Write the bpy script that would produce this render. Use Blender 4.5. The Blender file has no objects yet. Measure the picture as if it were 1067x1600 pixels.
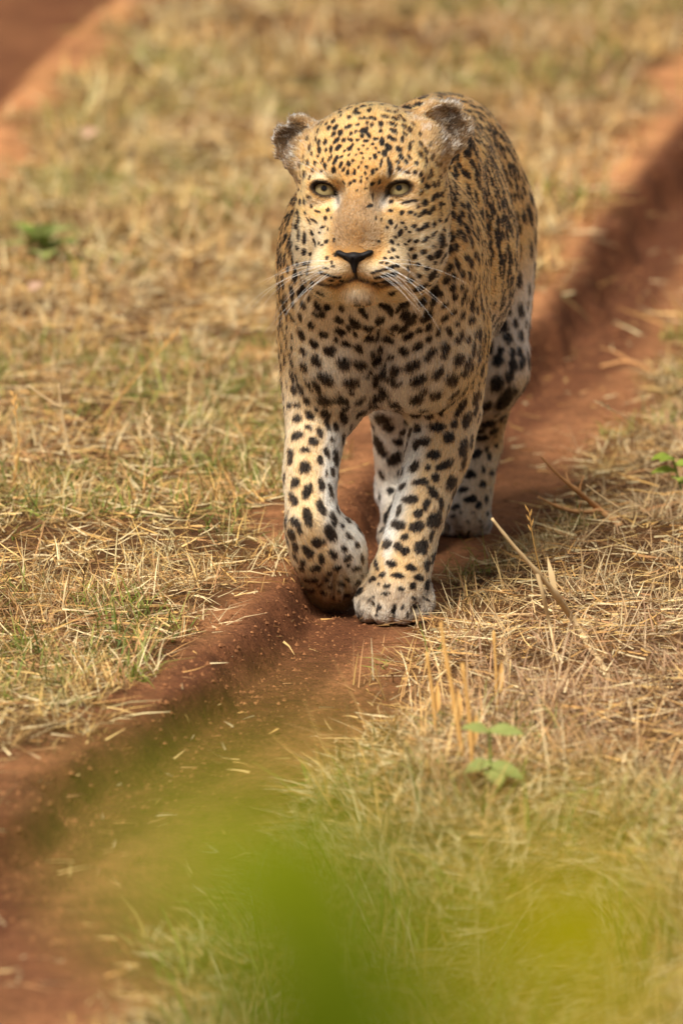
import bpy, math, random
import numpy as np
from mathutils import Vector, Matrix

# ------------------------------------------------------------------ scene, camera, light
sc = bpy.context.scene
col = sc.collection
rng = np.random.default_rng(7)
random.seed(7)

CAM = np.array([-0.072, -12.2, 2.1])
PIT = math.radians(9.07)
F = 14068.0                                   # focal length in pixels of a 1067 x 1600 frame
cam_d = bpy.data.cameras.new('camera')
cam_d.sensor_fit = 'VERTICAL'; cam_d.sensor_height = 36.0; cam_d.sensor_width = 24.0
cam_d.lens = 36.0 * F / 1600.0
cam_d.clip_start = 0.1; cam_d.clip_end = 2000.0
cam_d.dof.use_dof = True
cam_d.dof.focus_distance = 12.22
cam_d.dof.aperture_fstop = 5.3
cam_d.dof.aperture_blades = 9
cam = bpy.data.objects.new('camera', cam_d); col.objects.link(cam)
cam.location = CAM; cam.rotation_euler = (math.radians(90) - PIT, 0, 0)
sc.camera = cam

SUN_EL, SUN_AZ = math.radians(56), math.radians(-150)   # azimuth from +Y (away from camera) towards +X
world = bpy.data.worlds.new('World'); sc.world = world; world.use_nodes = True
wn = world.node_tree; wn.nodes.clear()
wo = wn.nodes.new('ShaderNodeOutputWorld'); wb = wn.nodes.new('ShaderNodeBackground')
sky = wn.nodes.new('ShaderNodeTexSky'); sky.sky_type = 'NISHITA'; sky.sun_disc = False
sky.sun_elevation = SUN_EL; sky.sun_rotation = SUN_AZ
sky.dust_density = 4.0; sky.air_density = 1.0
hs = wn.nodes.new('ShaderNodeHueSaturation'); hs.inputs['Saturation'].default_value = 0.25
wn.links.new(sky.outputs[0], hs.inputs['Color'])
wn.links.new(hs.outputs[0], wb.inputs[0]); wb.inputs[1].default_value = 0.062
wn.links.new(wb.outputs[0], wo.inputs[0])
sd = bpy.data.lights.new('sun', 'SUN'); sd.energy = 4.0; sd.angle = math.radians(28); sd.color = (1.0, 0.955, 0.88)
so = bpy.data.objects.new('sun', sd); col.objects.link(so)
sdir = Vector((math.sin(SUN_AZ) * math.cos(SUN_EL), math.cos(SUN_AZ) * math.cos(SUN_EL), math.sin(SUN_EL)))
so.rotation_euler = sdir.to_track_quat('Z', 'Y').to_euler(); so.location = (-3, 2, 6)
sc.view_settings.view_transform = 'Standard'; sc.view_settings.look = 'None'
sc.view_settings.gamma = 1.0; sc.view_settings.exposure = 0.68; sc.view_settings.use_curve_mapping = False
sc.render.engine = 'CYCLES'
sc.cycles.use_denoising = True
sc.cycles.max_bounces = 10; sc.cycles.diffuse_bounces = 4; sc.cycles.glossy_bounces = 3
sc.cycles.transmission_bounces = 8; sc.cycles.transparent_max_bounces = 12
sc.cycles.use_light_tree = False
sc.cycles_curves.shape = 'RIBBONS'

# ------------------------------------------------------------------ helpers
_c, _s = math.cos(PIT), math.sin(PIT)
def ray(px, py):
    a = (px - 533.5) / F; b = -(py - 800.0) / F
    return np.array([a, _c + b * _s, -_s + b * _c])
def P(px, py, Y):                              # the point seen at a pixel, at depth Y
    d = ray(px, py); return CAM + d * ((Y - CAM[1]) / d[1])
def G(px, py, z=0.0):                          # the point seen at a pixel, at height z
    d = ray(px, py); return CAM + d * ((z - CAM[2]) / d[2])
S = 0.00088                                    # metres per pixel at the animal

def hash3(ix, iy, iz, seed=0):
    with np.errstate(over='ignore'):
        h = (ix.astype(np.int64) * 374761393 + iy.astype(np.int64) * 668265263 + iz.astype(np.int64) * 2147483647 + seed * 1274126177) & 0xffffffff
        h = ((h ^ (h >> 13)) * 1274126177) & 0xffffffff
        h = ((h ^ (h >> 16)) * 2246822519) & 0xffffffff
        h ^= h >> 15
    return (h & 0xffffff) / float(0xffffff)
def vnoise(p, freq, seed=0):                   # value noise in 0..1
    q = np.asarray(p, dtype=np.float64) * freq
    i = np.floor(q).astype(np.int64); f = q - i; f = f * f * (3 - 2 * f)
    r = 0.0
    for dx in (0, 1):
        wx = f[:, 0] if dx else 1 - f[:, 0]
        for dy in (0, 1):
            wy = f[:, 1] if dy else 1 - f[:, 1]
            for dz in (0, 1):
                wz = f[:, 2] if dz else 1 - f[:, 2]
                r = r + wx * wy * wz * hash3(i[:, 0] + dx, i[:, 1] + dy, i[:, 2] + dz, seed)
    return r
def fbm(p, freq, octv=4, seed=0):
    r, a, t = 0.0, 1.0, 0.0
    for o in range(octv):
        r = r + a * vnoise(p, freq * 2 ** o, seed + o); t += a; a *= 0.5
    return r / t
def sstep(a, b, x):
    t = np.clip((x - a) / (b - a), 0, 1); return t * t * (3 - 2 * t)
def nrm(v):
    v = np.asarray(v, float); return v / np.maximum(np.linalg.norm(v, axis=-1, keepdims=True), 1e-9)

def tag(o, label=None, cat=None, group=None, kind=None):
    if label: o['label'] = label
    if cat: o['category'] = cat
    if group: o['group'] = group
    if kind: o['kind'] = kind
    return o
def mesh_obj(name, verts, faces, mat, parent=None, smooth=True):
    me = bpy.data.meshes.new(name)
    me.from_pydata([tuple(v) for v in verts], [], [tuple(f) for f in faces])
    if smooth: me.polygons.foreach_set('use_smooth', np.ones(len(me.polygons), dtype=bool))
    me.materials.append(mat); me.update()
    o = bpy.data.objects.new(name, me); col.objects.link(o)
    if parent: o.parent = parent
    return o
def fast_mesh(name, V, Fq, mat, parent=None, smooth=False):   # all faces with the same number of corners
    me = bpy.data.meshes.new(name); n = Fq.shape[1]
    me.vertices.add(len(V)); me.vertices.foreach_set('co', np.ascontiguousarray(V, dtype=np.float32).ravel())
    me.loops.add(Fq.size); me.loops.foreach_set('vertex_index', np.ascontiguousarray(Fq, dtype=np.int32).ravel())
    me.polygons.add(len(Fq)); me.polygons.foreach_set('loop_start', np.arange(0, Fq.size, n, dtype=np.int32))
    me.update(calc_edges=True)
    me.polygons.foreach_set('use_smooth', np.full(len(Fq), smooth, dtype=bool))
    me.materials.append(mat)
    o = bpy.data.objects.new(name, me); col.objects.link(o)
    if parent: o.parent = parent
    return o
def set_attr(me, name, typ, dom, data):
    a = me.attributes.new(name, typ, dom)
    key = {'FLOAT': 'value', 'FLOAT_COLOR': 'color', 'FLOAT_VECTOR': 'vector'}[typ]
    a.data.foreach_set(key, np.ascontiguousarray(data, dtype=np.float32).ravel())
def srgb(r, g, b):
    f = lambda c: (c / 255 / 12.92) if c <= 10 else ((c / 255 + 0.055) / 1.055) ** 2.4
    return np.array([f(r), f(g), f(b)])
def mat_new(name):
    m = bpy.data.materials.new(name); m.use_nodes = True
    nt = m.node_tree; b = nt.nodes['Principled BSDF']
    return m, nt, b
def plain(name, rgb, rough=0.6, spec=0.5, **kw):
    m, nt, b = mat_new(name)
    b.inputs['Base Color'].default_value = (*rgb, 1); b.inputs['Roughness'].default_value = rough
    b.inputs['Specular IOR Level'].default_value = spec
    for k, v in kw.items(): b.inputs[k.replace('_', ' ')].default_value = v
    return m
def attr_mat(name, rough=0.7, spec=0.25, noise=0.0, nscale=300.0, translucent=0.0):   # colour from the 'col' attribute
    m, nt, b = mat_new(name)
    a = nt.nodes.new('ShaderNodeAttribute'); a.attribute_name = 'col'
    src = a.outputs['Color']
    if noise:
        t = nt.nodes.new('ShaderNodeTexNoise'); t.inputs['Scale'].default_value = nscale; t.inputs['Detail'].default_value = 4
        mr = nt.nodes.new('ShaderNodeMapRange'); mr.inputs['To Min'].default_value = 1 - noise; mr.inputs['To Max'].default_value = 1 + noise
        nt.links.new(t.outputs[0], mr.inputs['Value'])
        mx = nt.nodes.new('ShaderNodeVectorMath'); mx.operation = 'SCALE'
        nt.links.new(src, mx.inputs[0]); nt.links.new(mr.outputs[0], mx.inputs['Scale']); src = mx.outputs[0]
    nt.links.new(src, b.inputs['Base Color'])
    b.inputs['Roughness'].default_value = rough; b.inputs['Specular IOR Level'].default_value = spec
    if translucent:
        tr = nt.nodes.new('ShaderNodeBsdfTranslucent'); nt.links.new(src, tr.inputs['Color'])
        mxs = nt.nodes.new('ShaderNodeMixShader'); mxs.inputs[0].default_value = translucent
        nt.links.new(b.outputs[0], mxs.inputs[1]); nt.links.new(tr.outputs[0], mxs.inputs[2])
        nt.links.new(mxs.outputs[0], nt.nodes['Material Output'].inputs['Surface'])
    return m
# ------------------------------------------------------------------ the ground: a worn two-track dirt road through dry grass
WL = np.array([(-9.0, -1.75), (-3.0, -0.78), (-2.2, -0.60), (-1.4, -0.42), (-0.975, -0.302), (-0.635, -0.242), (-0.148, -0.162), (0.1, -0.125), (0.9, -0.03),
               (2.0, 0.14), (2.72, 0.288), (3.88, 0.408), (5.33, 0.597), (8.4, 1.02), (14.0, 1.75), (40, 5.2), (400, 50)])       # wall of the rut
BL = np.array([(-9.0, -2.0), (-3.0, -0.92), (-2.2, -0.70), (-1.3, -0.46), (-0.9, -0.37), (-0.5, -0.30), (-0.15, -0.235), (0.2, -0.18), (0.9, -0.14), (1.6, -0.08),
               (2.4, 0.07), (3.2, 0.24), (4.3, 0.36), (7.06, 0.66), (14.0, 1.5), (40, 4.8), (400, 49)])                     # bare soil begins
BR = np.array([(-9.0, -1.25), (-3.0, -0.36), (-2.18, -0.23), (-1.5, -0.13), (-1.085, -0.055), (-0.541, 0.015), (0.058, 0.10), (0.491, 0.172), (0.955, 0.256),
               (1.453, 0.347), (1.99, 0.424), (2.57, 0.50), (5.0, 0.86), (8.4, 1.33), (14.0, 2.1), (40, 5.7), (400, 51)])        # bare soil ends
LR = np.array([(-9.0, -3.2), (0.0, -1.30), (4.0, -0.76), (4.8, -0.66), (6.8, -0.55), (8.4, -0.40), (14.0, 0.1), (40, 3.0), (400, 45)])   # edge of the other rut
def lin(t, y): return np.interp(y, t[:, 0], t[:, 1])
def bare_soil(x, y):
    """1 where the wheels have worn the grass away"""
    p = np.stack([x, y, np.zeros_like(x)], -1)
    wob = (fbm(p, 4.0, 3, 41) - 0.5) * 0.16 + (vnoise(p, 22.0, 43) - 0.5) * 0.05
    b1 = sstep(-0.03, 0.05, x - lin(BL, y) + wob) * sstep(-0.03, 0.06, lin(BR, y) - x + wob)
    l = lin(LR, y) - x + wob * 1.4
    b2 = sstep(-0.03, 0.08, l) * sstep(0.75, 0.6, l)
    return np.maximum(b1, b2) * sstep(26, 13, y) * sstep(-16, -9, y)
def ground_z(x, y):
    shp = np.shape(x); x = np.ravel(x).astype(float); y = np.ravel(y).astype(float)
    p = np.stack([x, y, np.zeros_like(x)], -1)
    wob = (vnoise(p, 7.0, 51) - 0.5) * 0.05 + (fbm(p, 15.0, 3, 52) - 0.5) * 0.036
    d = x - lin(WL, y) + wob
    ctr = (lin(WL, y) + lin(BR, y)) / 2
    left = sstep(0.034, -0.004, d)                                  # steep left wall
    right = sstep(0.02, 0.26, x - lin(BR, y) + wob * 1.5 + 0.10)
    z = 0.0
    far_ = sstep(26, 13, y)
    z = z + 0.054 * left + 0.040 * right
    z -= 0.022 * sstep(1.6, 2.6, y) * sstep(30, 14, y) * (1 - left) * (1 - right)                # the rut is cut deeper behind the animal
    l = lin(LR, y) - x + wob
    z -= 0.07 * sstep(0.10, 0.22, l) * sstep(0.75, 0.55, l)
    fade = sstep(60, 20, np.abs(y))
    bare = bare_soil(x, y)
    z += ((fbm(p, 2.2, 3, 61) - 0.5) * 0.035 * (1 - bare) + (fbm(p, 9.0, 3, 62) - 0.5) * (0.016 * (1 - bare) + 0.007 * bare) + (fbm(p, 50.0, 2, 63) - 0.5) * 0.009) * fade
    z = z * far_ + 0.045 * (1 - far_)
    foot = np.exp(-(((x - 0.02) / 0.16) ** 2 + ((y - 0.3) / 0.6) ** 2))  # trodden flat under the animal
    z = z * (1 - foot * (1 - np.maximum(left, right)) * 0.8)
    return z.reshape(shp)
def axis2(parts):
    out = [parts[0][0]]
    for a, b, h in parts:
        n = max(1, int(round((b - a) / h))); out += list(a + (b - a) * np.arange(1, n + 1) / n)
    return np.array(out)
gx = axis2([(-400, -40, 60), (-40, -6, 4), (-6, -1.1, 0.12), (-1.1, -0.52, 0.014), (-0.52, 0.40, 0.009), (0.40, 1.3, 0.014), (1.3, 6, 0.12), (6, 40, 4), (40, 400, 60)])
gy = axis2([(-60, -12, 6), (-12, -3, 0.15), (-3, -1.9, 0.016), (-1.9, 1.3, 0.010), (1.3, 2.4, 0.018), (2.4, 9, 0.035), (9, 16, 0.14), (16, 60, 2), (60, 600, 60)])
GX, GY = np.meshgrid(gx, gy, indexing='ij'); GZ = ground_z(GX, GY)
GV = np.stack([GX, GY, GZ], -1).reshape(-1, 3)
ii = np.arange(len(gx) * len(gy)).reshape(len(gx), len(gy))
GF = np.stack([ii[:-1, :-1], ii[1:, :-1], ii[1:, 1:], ii[:-1, 1:]], -1).reshape(-1, 4)
gm, nt, pb = mat_new('soil'); L_ = nt.links.new
at = nt.nodes.new('ShaderNodeAttribute'); at.attribute_name = 'col'
tc = nt.nodes.new('ShaderNodeNewGeometry')
n1 = nt.nodes.new('ShaderNodeTexNoise'); n1.inputs['Scale'].default_value = 120; n1.inputs['Detail'].default_value = 6; n1.inputs['Roughness'].default_value = 0.7
n2 = nt.nodes.new('ShaderNodeTexNoise'); n2.inputs['Scale'].default_value = 24; n2.inputs['Detail'].default_value = 5
L_(tc.outputs['Position'], n1.inputs['Vector']); L_(tc.outputs['Position'], n2.inputs['Vector'])
m1 = nt.nodes.new('ShaderNodeMapRange'); m1.inputs['From Min'].default_value = 0.3; m1.inputs['From Max'].default_value = 0.7; m1.inputs['To Min'].default_value = 0.62; m1.inputs['To Max'].default_value = 1.38
m2 = nt.nodes.new('ShaderNodeMapRange'); m2.inputs['From Min'].default_value = 0.3; m2.inputs['From Max'].default_value = 0.7; m2.inputs['To Min'].default_value = 0.78; m2.inputs['To Max'].default_value = 1.22
L_(n1.outputs[0], m1.inputs['Value']); L_(n2.outputs[0], m2.inputs['Value'])
mu = nt.nodes.new('ShaderNodeMath'); mu.operation = 'MULTIPLY'; L_(m1.outputs[0], mu.inputs[0]); L_(m2.outputs[0], mu.inputs[1])
vs = nt.nodes.new('ShaderNodeVectorMath'); vs.operation = 'SCALE'; L_(at.outputs['Color'], vs.inputs[0]); L_(mu.outputs[0], vs.inputs['Scale'])
vo = nt.nodes.new('ShaderNodeTexVoronoi'); vo.inputs['Scale'].default_value = 260; L_(tc.outputs['Position'], vo.inputs['Vector'])
lt = nt.nodes.new('ShaderNodeMath'); lt.operation = 'LESS_THAN'; lt.inputs[1].default_value = 0.16; L_(vo.outputs['Distance'], lt.inputs[0])
gt = nt.nodes.new('ShaderNodeMath'); gt.operation = 'GREATER_THAN'; gt.inputs[1].default_value = 0.80
sx = nt.nodes.new('ShaderNodeSeparateColor'); L_(vo.outputs['Color'], sx.inputs[0]); L_(sx.outputs[0], gt.inputs[0])
sp = nt.nodes.new('ShaderNodeMath'); sp.operation = 'MULTIPLY'; L_(lt.outputs[0], sp.inputs[0]); L_(gt.outputs[0], sp.inputs[1])
mc = nt.nodes.new('ShaderNodeMix'); mc.data_type = 'RGBA'; L_(sp.outputs[0], mc.inputs[0]); L_(vs.outputs[0], mc.inputs[6]); mc.inputs[7].default_value = (*srgb(214, 150, 84), 1)
L_(mc.outputs[2], pb.inputs['Base Color']); pb.inputs['Roughness'].default_value = 0.95; pb.inputs['Specular IOR Level'].default_value = 0.1
bp = nt.nodes.new('ShaderNodeBump'); bp.inputs['Strength'].default_value = 0.9; bp.inputs['Distance'].default_value = 0.011
L_(n1.outputs[0], bp.inputs['Height']); L_(bp.outputs[0], pb.inputs['Normal'])
ground = fast_mesh('ground', GV, GF, gm, smooth=True); ground['kind'] = 'structure'
bare = bare_soil(GV[:, 0], GV[:, 1])
gp = GV * np.array([1, 1, 0])
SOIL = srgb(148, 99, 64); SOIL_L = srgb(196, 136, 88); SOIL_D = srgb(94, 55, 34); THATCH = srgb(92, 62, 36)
far = sstep(1.5, 4.0, GV[:, 1])
def mixc(c, t, w): return c * (1 - w[:, None]) + t * w[:, None]
gc = np.tile(SOIL, (len(GV), 1))
gc = mixc(gc, SOIL_L, np.clip(sstep(0.02, -0.05, GV[:, 0] - lin(WL, GV[:, 1])) * (0.25 + 0.65 * far), 0, 1))       # dry crust on the shoulder
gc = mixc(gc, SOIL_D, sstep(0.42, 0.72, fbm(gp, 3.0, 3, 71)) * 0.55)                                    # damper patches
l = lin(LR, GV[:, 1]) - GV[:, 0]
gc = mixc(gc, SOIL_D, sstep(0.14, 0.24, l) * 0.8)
gc = mixc(gc, SOIL_D, sstep(0.05, 0.0, np.abs(GV[:, 0] - lin(WL, GV[:, 1]) - 0.05) - 0.05) * (0.75 + 0.2 * far) * bare)         # shade of the bank painted into the soil colour along its foot
out_ = np.maximum(np.maximum(sstep(9, 15, GV[:, 1]), sstep(-3.5, -5.5, GV[:, 1])), sstep(0.05, 0.7, np.abs(GV[:, 0] + 0.07) - (GV[:, 1] + 12.2) * 0.04))
gc = mixc(gc, THATCH, 1 - bare)
gc = mixc(gc, srgb(164, 124, 74) * (0.8 + 0.4 * fbm(gp, 0.9, 4, 77))[:, None], (1 - bare) * out_)
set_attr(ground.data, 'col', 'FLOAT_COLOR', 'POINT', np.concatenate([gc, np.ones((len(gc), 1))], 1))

# ------------------------------------------------------------------ grass
STRAW = np.array([srgb(224, 188, 122), srgb(212, 168, 98), srgb(234, 210, 160), srgb(202, 154, 92), srgb(180, 134, 88), srgb(222, 200, 150), srgb(144, 106, 68)])
GREEN = np.array([srgb(120, 132, 46), srgb(142, 148, 62), srgb(100, 116, 40), srgb(160, 160, 80)])
def blades(base, az, lean, ln, wd, curl, colr, seg=2):
    """thin tapered bent strips; returns vertices, quads and colours"""
    n = len(base); k = seg + 1
    dirh = np.stack([np.cos(az), np.sin(az), np.zeros(n)], 1); side = np.stack([-np.sin(az), np.cos(az), np.zeros(n)], 1)
    tw = rng.uniform(-1.2, 1.2, n); up = np.array([0, 0, 1.0])
    side = nrm(side * np.cos(tw)[:, None] + up * np.sin(tw)[:, None] * np.sin(lean)[:, None] + dirh * np.sin(tw)[:, None] * np.cos(lean)[:, None])
    V = np.empty((n, k * 2, 3)); pos = base.copy()
    for i in range(k):
        w = wd * (1 - 0.85 * (i / seg) ** 1.5) * 0.5
        V[:, 2 * i] = pos - side * w[:, None]; V[:, 2 * i + 1] = pos + side * w[:, None]
        if i < seg:
            a = lean + curl * (i + 0.5) / seg
            pos = pos + (dirh * np.sin(a)[:, None] + up * np.cos(a)[:, None]) * (ln / seg)[:, None]
    gz = ground_z(V[:, :, 0].ravel(), V[:, :, 1].ravel()).reshape(n, -1) if n < 1 else None
    b = (np.arange(n) * k * 2)[:, None, None]
    q = np.array([[2 * i, 2 * i + 1, 2 * i + 3, 2 * i + 2] for i in range(seg)])[None]
    C = np.repeat(colr[:, None], k * 2, 1)
    return V.reshape(-1, 3), (b + q).reshape(-1, 4), C.reshape(-1, 3)
def grass_obj(name, parts, mat, label, cat):
    V, Q, C, o = [], [], [], 0
    for v, q, c in parts: V.append(v); Q.append(q + o); C.append(c); o += len(v)
    V, Q, C = np.concatenate(V), np.concatenate(Q), np.concatenate(C)
    ob = fast_mesh(name, V, Q, mat); set_attr(ob.data, 'col', 'FLOAT_COLOR', 'POINT', np.concatenate([np.clip(C, 0.003, 0.9), np.ones((len(C), 1))], 1))
    tag(ob, label, cat, kind='stuff'); return ob
def half_w(y): return (y + 12.2) * 0.040 + 0.06                 # half the picture's width on the ground
def scatter(n, y0, y1, power=1.0):
    """points on the ground, thick inside the picture, thinner in a margin beside it"""
    y = y0 + (y1 - y0) * rng.random(n) ** power
    x = -0.07 + half_w(y) * rng.uniform(-1, 1, n) * np.where(rng.random(n) < 0.84, 1.0, rng.uniform(1.0, 3.6, n))
    return x, y
def grow_grass(x, y, per, spread, ln0, ln1, wd0, wd1, pal, lean0, lean1, thin=0.0, tint=None):
    """tufts at the given points"""
    p2 = np.stack([x, y, np.zeros_like(x)], 1)
    dn = fbm(p2, 4.5, 3, 81) ; b = bare_soil(x, y)
    keep = (rng.random(len(x)) > b * 1.05 - 0.01) & (dn > thin * 0.8 * rng.random(len(x)) + thin * 0.3)
    x, y = x[keep], y[keep]; n = len(x)
    cnt = rng.poisson(per, n) + 1; ti = np.repeat(np.arange(n), cnt); m = len(ti)
    tcol = pal[rng.integers(0, len(pal), n)]; tl = rng.uniform(0.6, 1.3, n); taz = rng.uniform(0, 6.28, n); tle = rng.uniform(0, 0.5, n)
    bx = x[ti] + rng.normal(0, spread, m); by = y[ti] + rng.normal(0, spread, m)
    base = np.stack([bx, by, ground_z(bx, by) - 0.002], 1)
    own = rng.random(m) < 0.5
    c = np.where(own[:, None], pal[rng.integers(0, len(pal), m)], tcol[ti]) * rng.uniform(0.45, 1.22, m)[:, None]
    if tint is not None: c = tint(bx, by, c)
    az = np.where(rng.random(m) < 0.4, taz[ti] + rng.normal(0, 0.6, m), rng.uniform(0, 6.28, m))
    return blades(base, az, np.clip(rng.uniform(lean0, lean1, m) + tle[ti], 0.05, 1.5), rng.uniform(ln0, ln1, m) * tl[ti], rng.uniform(wd0, wd1, m), rng.uniform(0.0, 1.0, m), c)
def patchy(bx, by, c):                                           # broad swathes of redder, paler or greener straw
    p = np.stack([bx, by, np.zeros_like(bx)], 1)
    g = sstep(0.46, 0.64, fbm(p, 1.9, 3, 91)); r = sstep(0.48, 0.7, fbm(p, 2.3, 3, 95))
    c = c * (1 - 0.3 * g[:, None]) + np.array([0.30, 0.28, 0.09]) * 0.3 * g[:, None]
    c = c * (1 - 0.3 * r[:, None]) + np.array([0.36, 0.19, 0.09]) * 0.3 * r[:, None]
    k = (sstep(-0.05, 0.15, bx - lin(BR, by)) * sstep(-1.6, -0.8, by) * 0.38)[:, None]                 # weathered pinkish straw on the right bank
    return c * (1 - k) + np.array([0.46, 0.30, 0.20]) * k
dry_mat = attr_mat('dry_grass', rough=0.75, spec=0.2, translucent=0.22)
grn_mat = attr_mat('green_grass', rough=0.6, spec=0.3, translucent=0.35)
K = 1.0
parts = []
x, y = scatter(int(7600 * K), -3.2, 3.0); parts.append(grow_grass(x, y, 12, 0.013, 0.022, 0.072, 0.0012, 0.0032, STRAW, 0.15, 1.15, 0.56, patchy))
x, y = scatter(int(3600 * K), 3.0, 11.0, 1.1); parts.append(grow_grass(x, y, 14, 0.03, 0.04, 0.11, 0.0025, 0.006, STRAW, 0.25, 1.3, 0.40, patchy))
x, y = scatter(int(420 * K), -3.2, -0.7); k = x > lin(BR, y) + 0.05; parts.append(grow_grass(x[k], y[k], 8, 0.03, 0.06, 0.14, 0.0014, 0.003, STRAW, 0.2, 1.0, 0.2, patchy))
n = int(15000 * K); y = rng.uniform(-6.0, 15.0, n); sd_ = rng.choice((-1, 1), n)                      # the same grass beside and beyond the picture
x = np.where((y > 10.8) | (y < -3.2), rng.uniform(-2.6, 2.6, n), -0.07 + sd_ * (half_w(y) + 2.0 * rng.random(n) ** 1.2))
parts.append(grow_grass(x, y, 7, 0.028, 0.03, 0.10, 0.003, 0.0065, STRAW, 0.35, 1.35, 0.30, patchy))
grass_obj('dry_grass', parts, dry_mat, 'short straw coloured dry grass covering the ground beside the dirt ruts', 'grass')
# flattened straw lying on the soil
x, y = scatter(int(36000 * K), -3.0, 6.0, 1.2)
b = bare_soil(x, y); k = rng.random(len(x)) > b * 0.93; x, y = x[k], y[k]; n = len(x)
ln = rng.uniform(0.02, 0.075, n) * np.where(bare_soil(x, y) > 0.5, 0.55, 1)
c = STRAW[rng.integers(0, len(STRAW), n)] * rng.uniform(0.65, 1.15, n)[:, None]
lay = blades(np.stack([x, y, ground_z(x, y) + rng.uniform(0.002, 0.014, n)], 1), rng.uniform(0, 6.28, n), rng.normal(1.5, 0.10, n), ln, rng.uniform(0.0010, 0.0032, n), rng.normal(0, 0.25, n), c)
grass_obj('straw_litter', [lay], dry_mat, 'loose broken straw lying flat on the soil and grass', 'straw')
# green shoots
parts = []
x, y = scatter(int(2800 * K), -3.2, 3.0); p2 = np.stack([x, y, 0 * x], 1); k = (fbm(p2, 2.4, 2, 101) > 0.50) & ~((x > lin(BR, y) - 0.05) & (y < 0.6) & (rng.random(len(x)) < 0.6))
parts.append(grow_grass(x[k], y[k], 10, 0.014, 0.025, 0.07, 0.0016, 0.0040, GREEN, 0.15, 1.1, 0.1))
x, y = scatter(int(700 * K), 3.0, 11.0); p2 = np.stack([x, y, 0 * x], 1); k = fbm(p2, 1.7, 2, 102) > 0.47
parts.append(grow_grass(x[k], y[k], 12, 0.03, 0.04, 0.10, 0.003, 0.006, GREEN, 0.15, 1.0, 0.1))
x, y = scatter(int(90 * K), -3.2, -1.4); k = x > lin(BR, y) - 0.02
parts.append(grow_grass(x[k], y[k], 10, 0.03, 0.06, 0.14, 0.0018, 0.004, GREEN, 0.1, 0.8, 0.0))
grass_obj('green_grass', parts, grn_mat, 'fresh green grass shoots scattered among the dry straw', 'grass')
# crumbs of soil in the ruts
n = int(40000 * K); x, y = scatter(n, -2.8, 4.0, 1.2); b = bare_soil(x, y); k = b > 0.4; x, y = x[k], y[k]; n = len(x)
r = 0.0010 * rng.lognormal(0, 0.62, n) * (1 + 0.9 * np.exp(-((x - lin(WL, y) - 0.03) / 0.05) ** 2)); r = np.minimum(r, rng.uniform(0.0020, 0.0042, n))
oc = np.array([[1, 0, 0], [-1, 0, 0], [0, 1, 0], [0, -1, 0], [0, 0, 1], [0, 0, -1]], float)
ot = np.array([[0, 2, 4], [2, 1, 4], [1, 3, 4], [3, 0, 4], [2, 0, 5], [1, 2, 5], [3, 1, 5], [0, 3, 5]])
V = np.stack([x, y, ground_z(x, y) + r * 0.05], 1)[:, None] + oc[None] * r[:, None, None] * rng.uniform(0.6, 1.4, (n, 6, 1))
Q = (np.arange(n) * 6)[:, None, None] + ot[None]
C = np.where(rng.random(n)[:, None] < 0.04, srgb(176, 122, 78), SOIL) * rng.uniform(0.45, 1.05, n)[:, None]
crumbs = fast_mesh('soil_crumbs', V.reshape(-1, 3), Q.reshape(-1, 3), attr_mat('soil_crumb', rough=0.95, spec=0.1))
set_attr(crumbs.data, 'col', 'FLOAT_COLOR', 'POINT', np.concatenate([np.repeat(C, 6, 0), np.ones((n * 6, 1))], 1))
tag(crumbs, 'small loose crumbs of red soil lying in the ruts', 'soil', kind='stuff')
# ------------------------------------------------------------------ the leopard: a body grown from blended volumes
PRIMS = []                                     # (kind, data, blend, region, flow)
def rcone(a, b, ra, rb, k=0.02, reg='body', flow=None):
    a, b = np.asarray(a, float), np.asarray(b, float)
    PRIMS.append(('cone', (a, b, ra, rb), k, reg, nrm(b - a) if flow is None else nrm(flow)))
def ell(c, r, R=None, k=0.02, reg='body', flow=(0, 1, -0.2)):
    PRIMS.append(('ell', (np.asarray(c, float), np.asarray(r, float), np.eye(3) if R is None else np.asarray(R, float)), k, reg, nrm(flow)))
def carve(c, r, R=None, k=0.01):
    PRIMS.append(('cut', (np.asarray(c, float), np.asarray(r, float), np.eye(3) if R is None else np.asarray(R, float)), k, None, None))
def carve_cone(a, b, ra, rb, k=0.006):
    PRIMS.append(('cutcone', (np.asarray(a, float), np.asarray(b, float), ra, rb), k, None, None))
def d_cone(p, a, b, ra, rb):
    ba = b - a; L2 = ba @ ba; q = p - a
    h = np.clip((q @ ba) / L2, 0, 1)
    return np.linalg.norm(q - h[..., None] * ba, axis=-1) - (ra + (rb - ra) * h)
def d_ell(p, c, r, R):
    q = (p - c) @ R                            # columns of R are the local axes
    k0 = np.linalg.norm(q / r, axis=-1); k1 = np.linalg.norm(q / (r * r), axis=-1)
    return np.where(k1 > 1e-9, k0 * (k0 - 1) / np.maximum(k1, 1e-9), -r.min())
def smin(a, b, k):
    h = np.maximum(k - np.abs(a - b), 0) / k; return np.minimum(a, b) - h * h * k * 0.25
def prim_box(pr):
    k, d = pr[0], pr[1]
    if k in ('cone', 'cutcone'):
        a, b, ra, rb = d; lo = np.minimum(a - ra, b - rb); hi = np.maximum(a + ra, b + rb)
    else:
        c, r, R = d; e = np.sqrt(((R * r) ** 2).sum(1)); lo, hi = c - e, c + e
    m = pr[2] + 0.012
    return lo - m, hi + m
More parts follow.
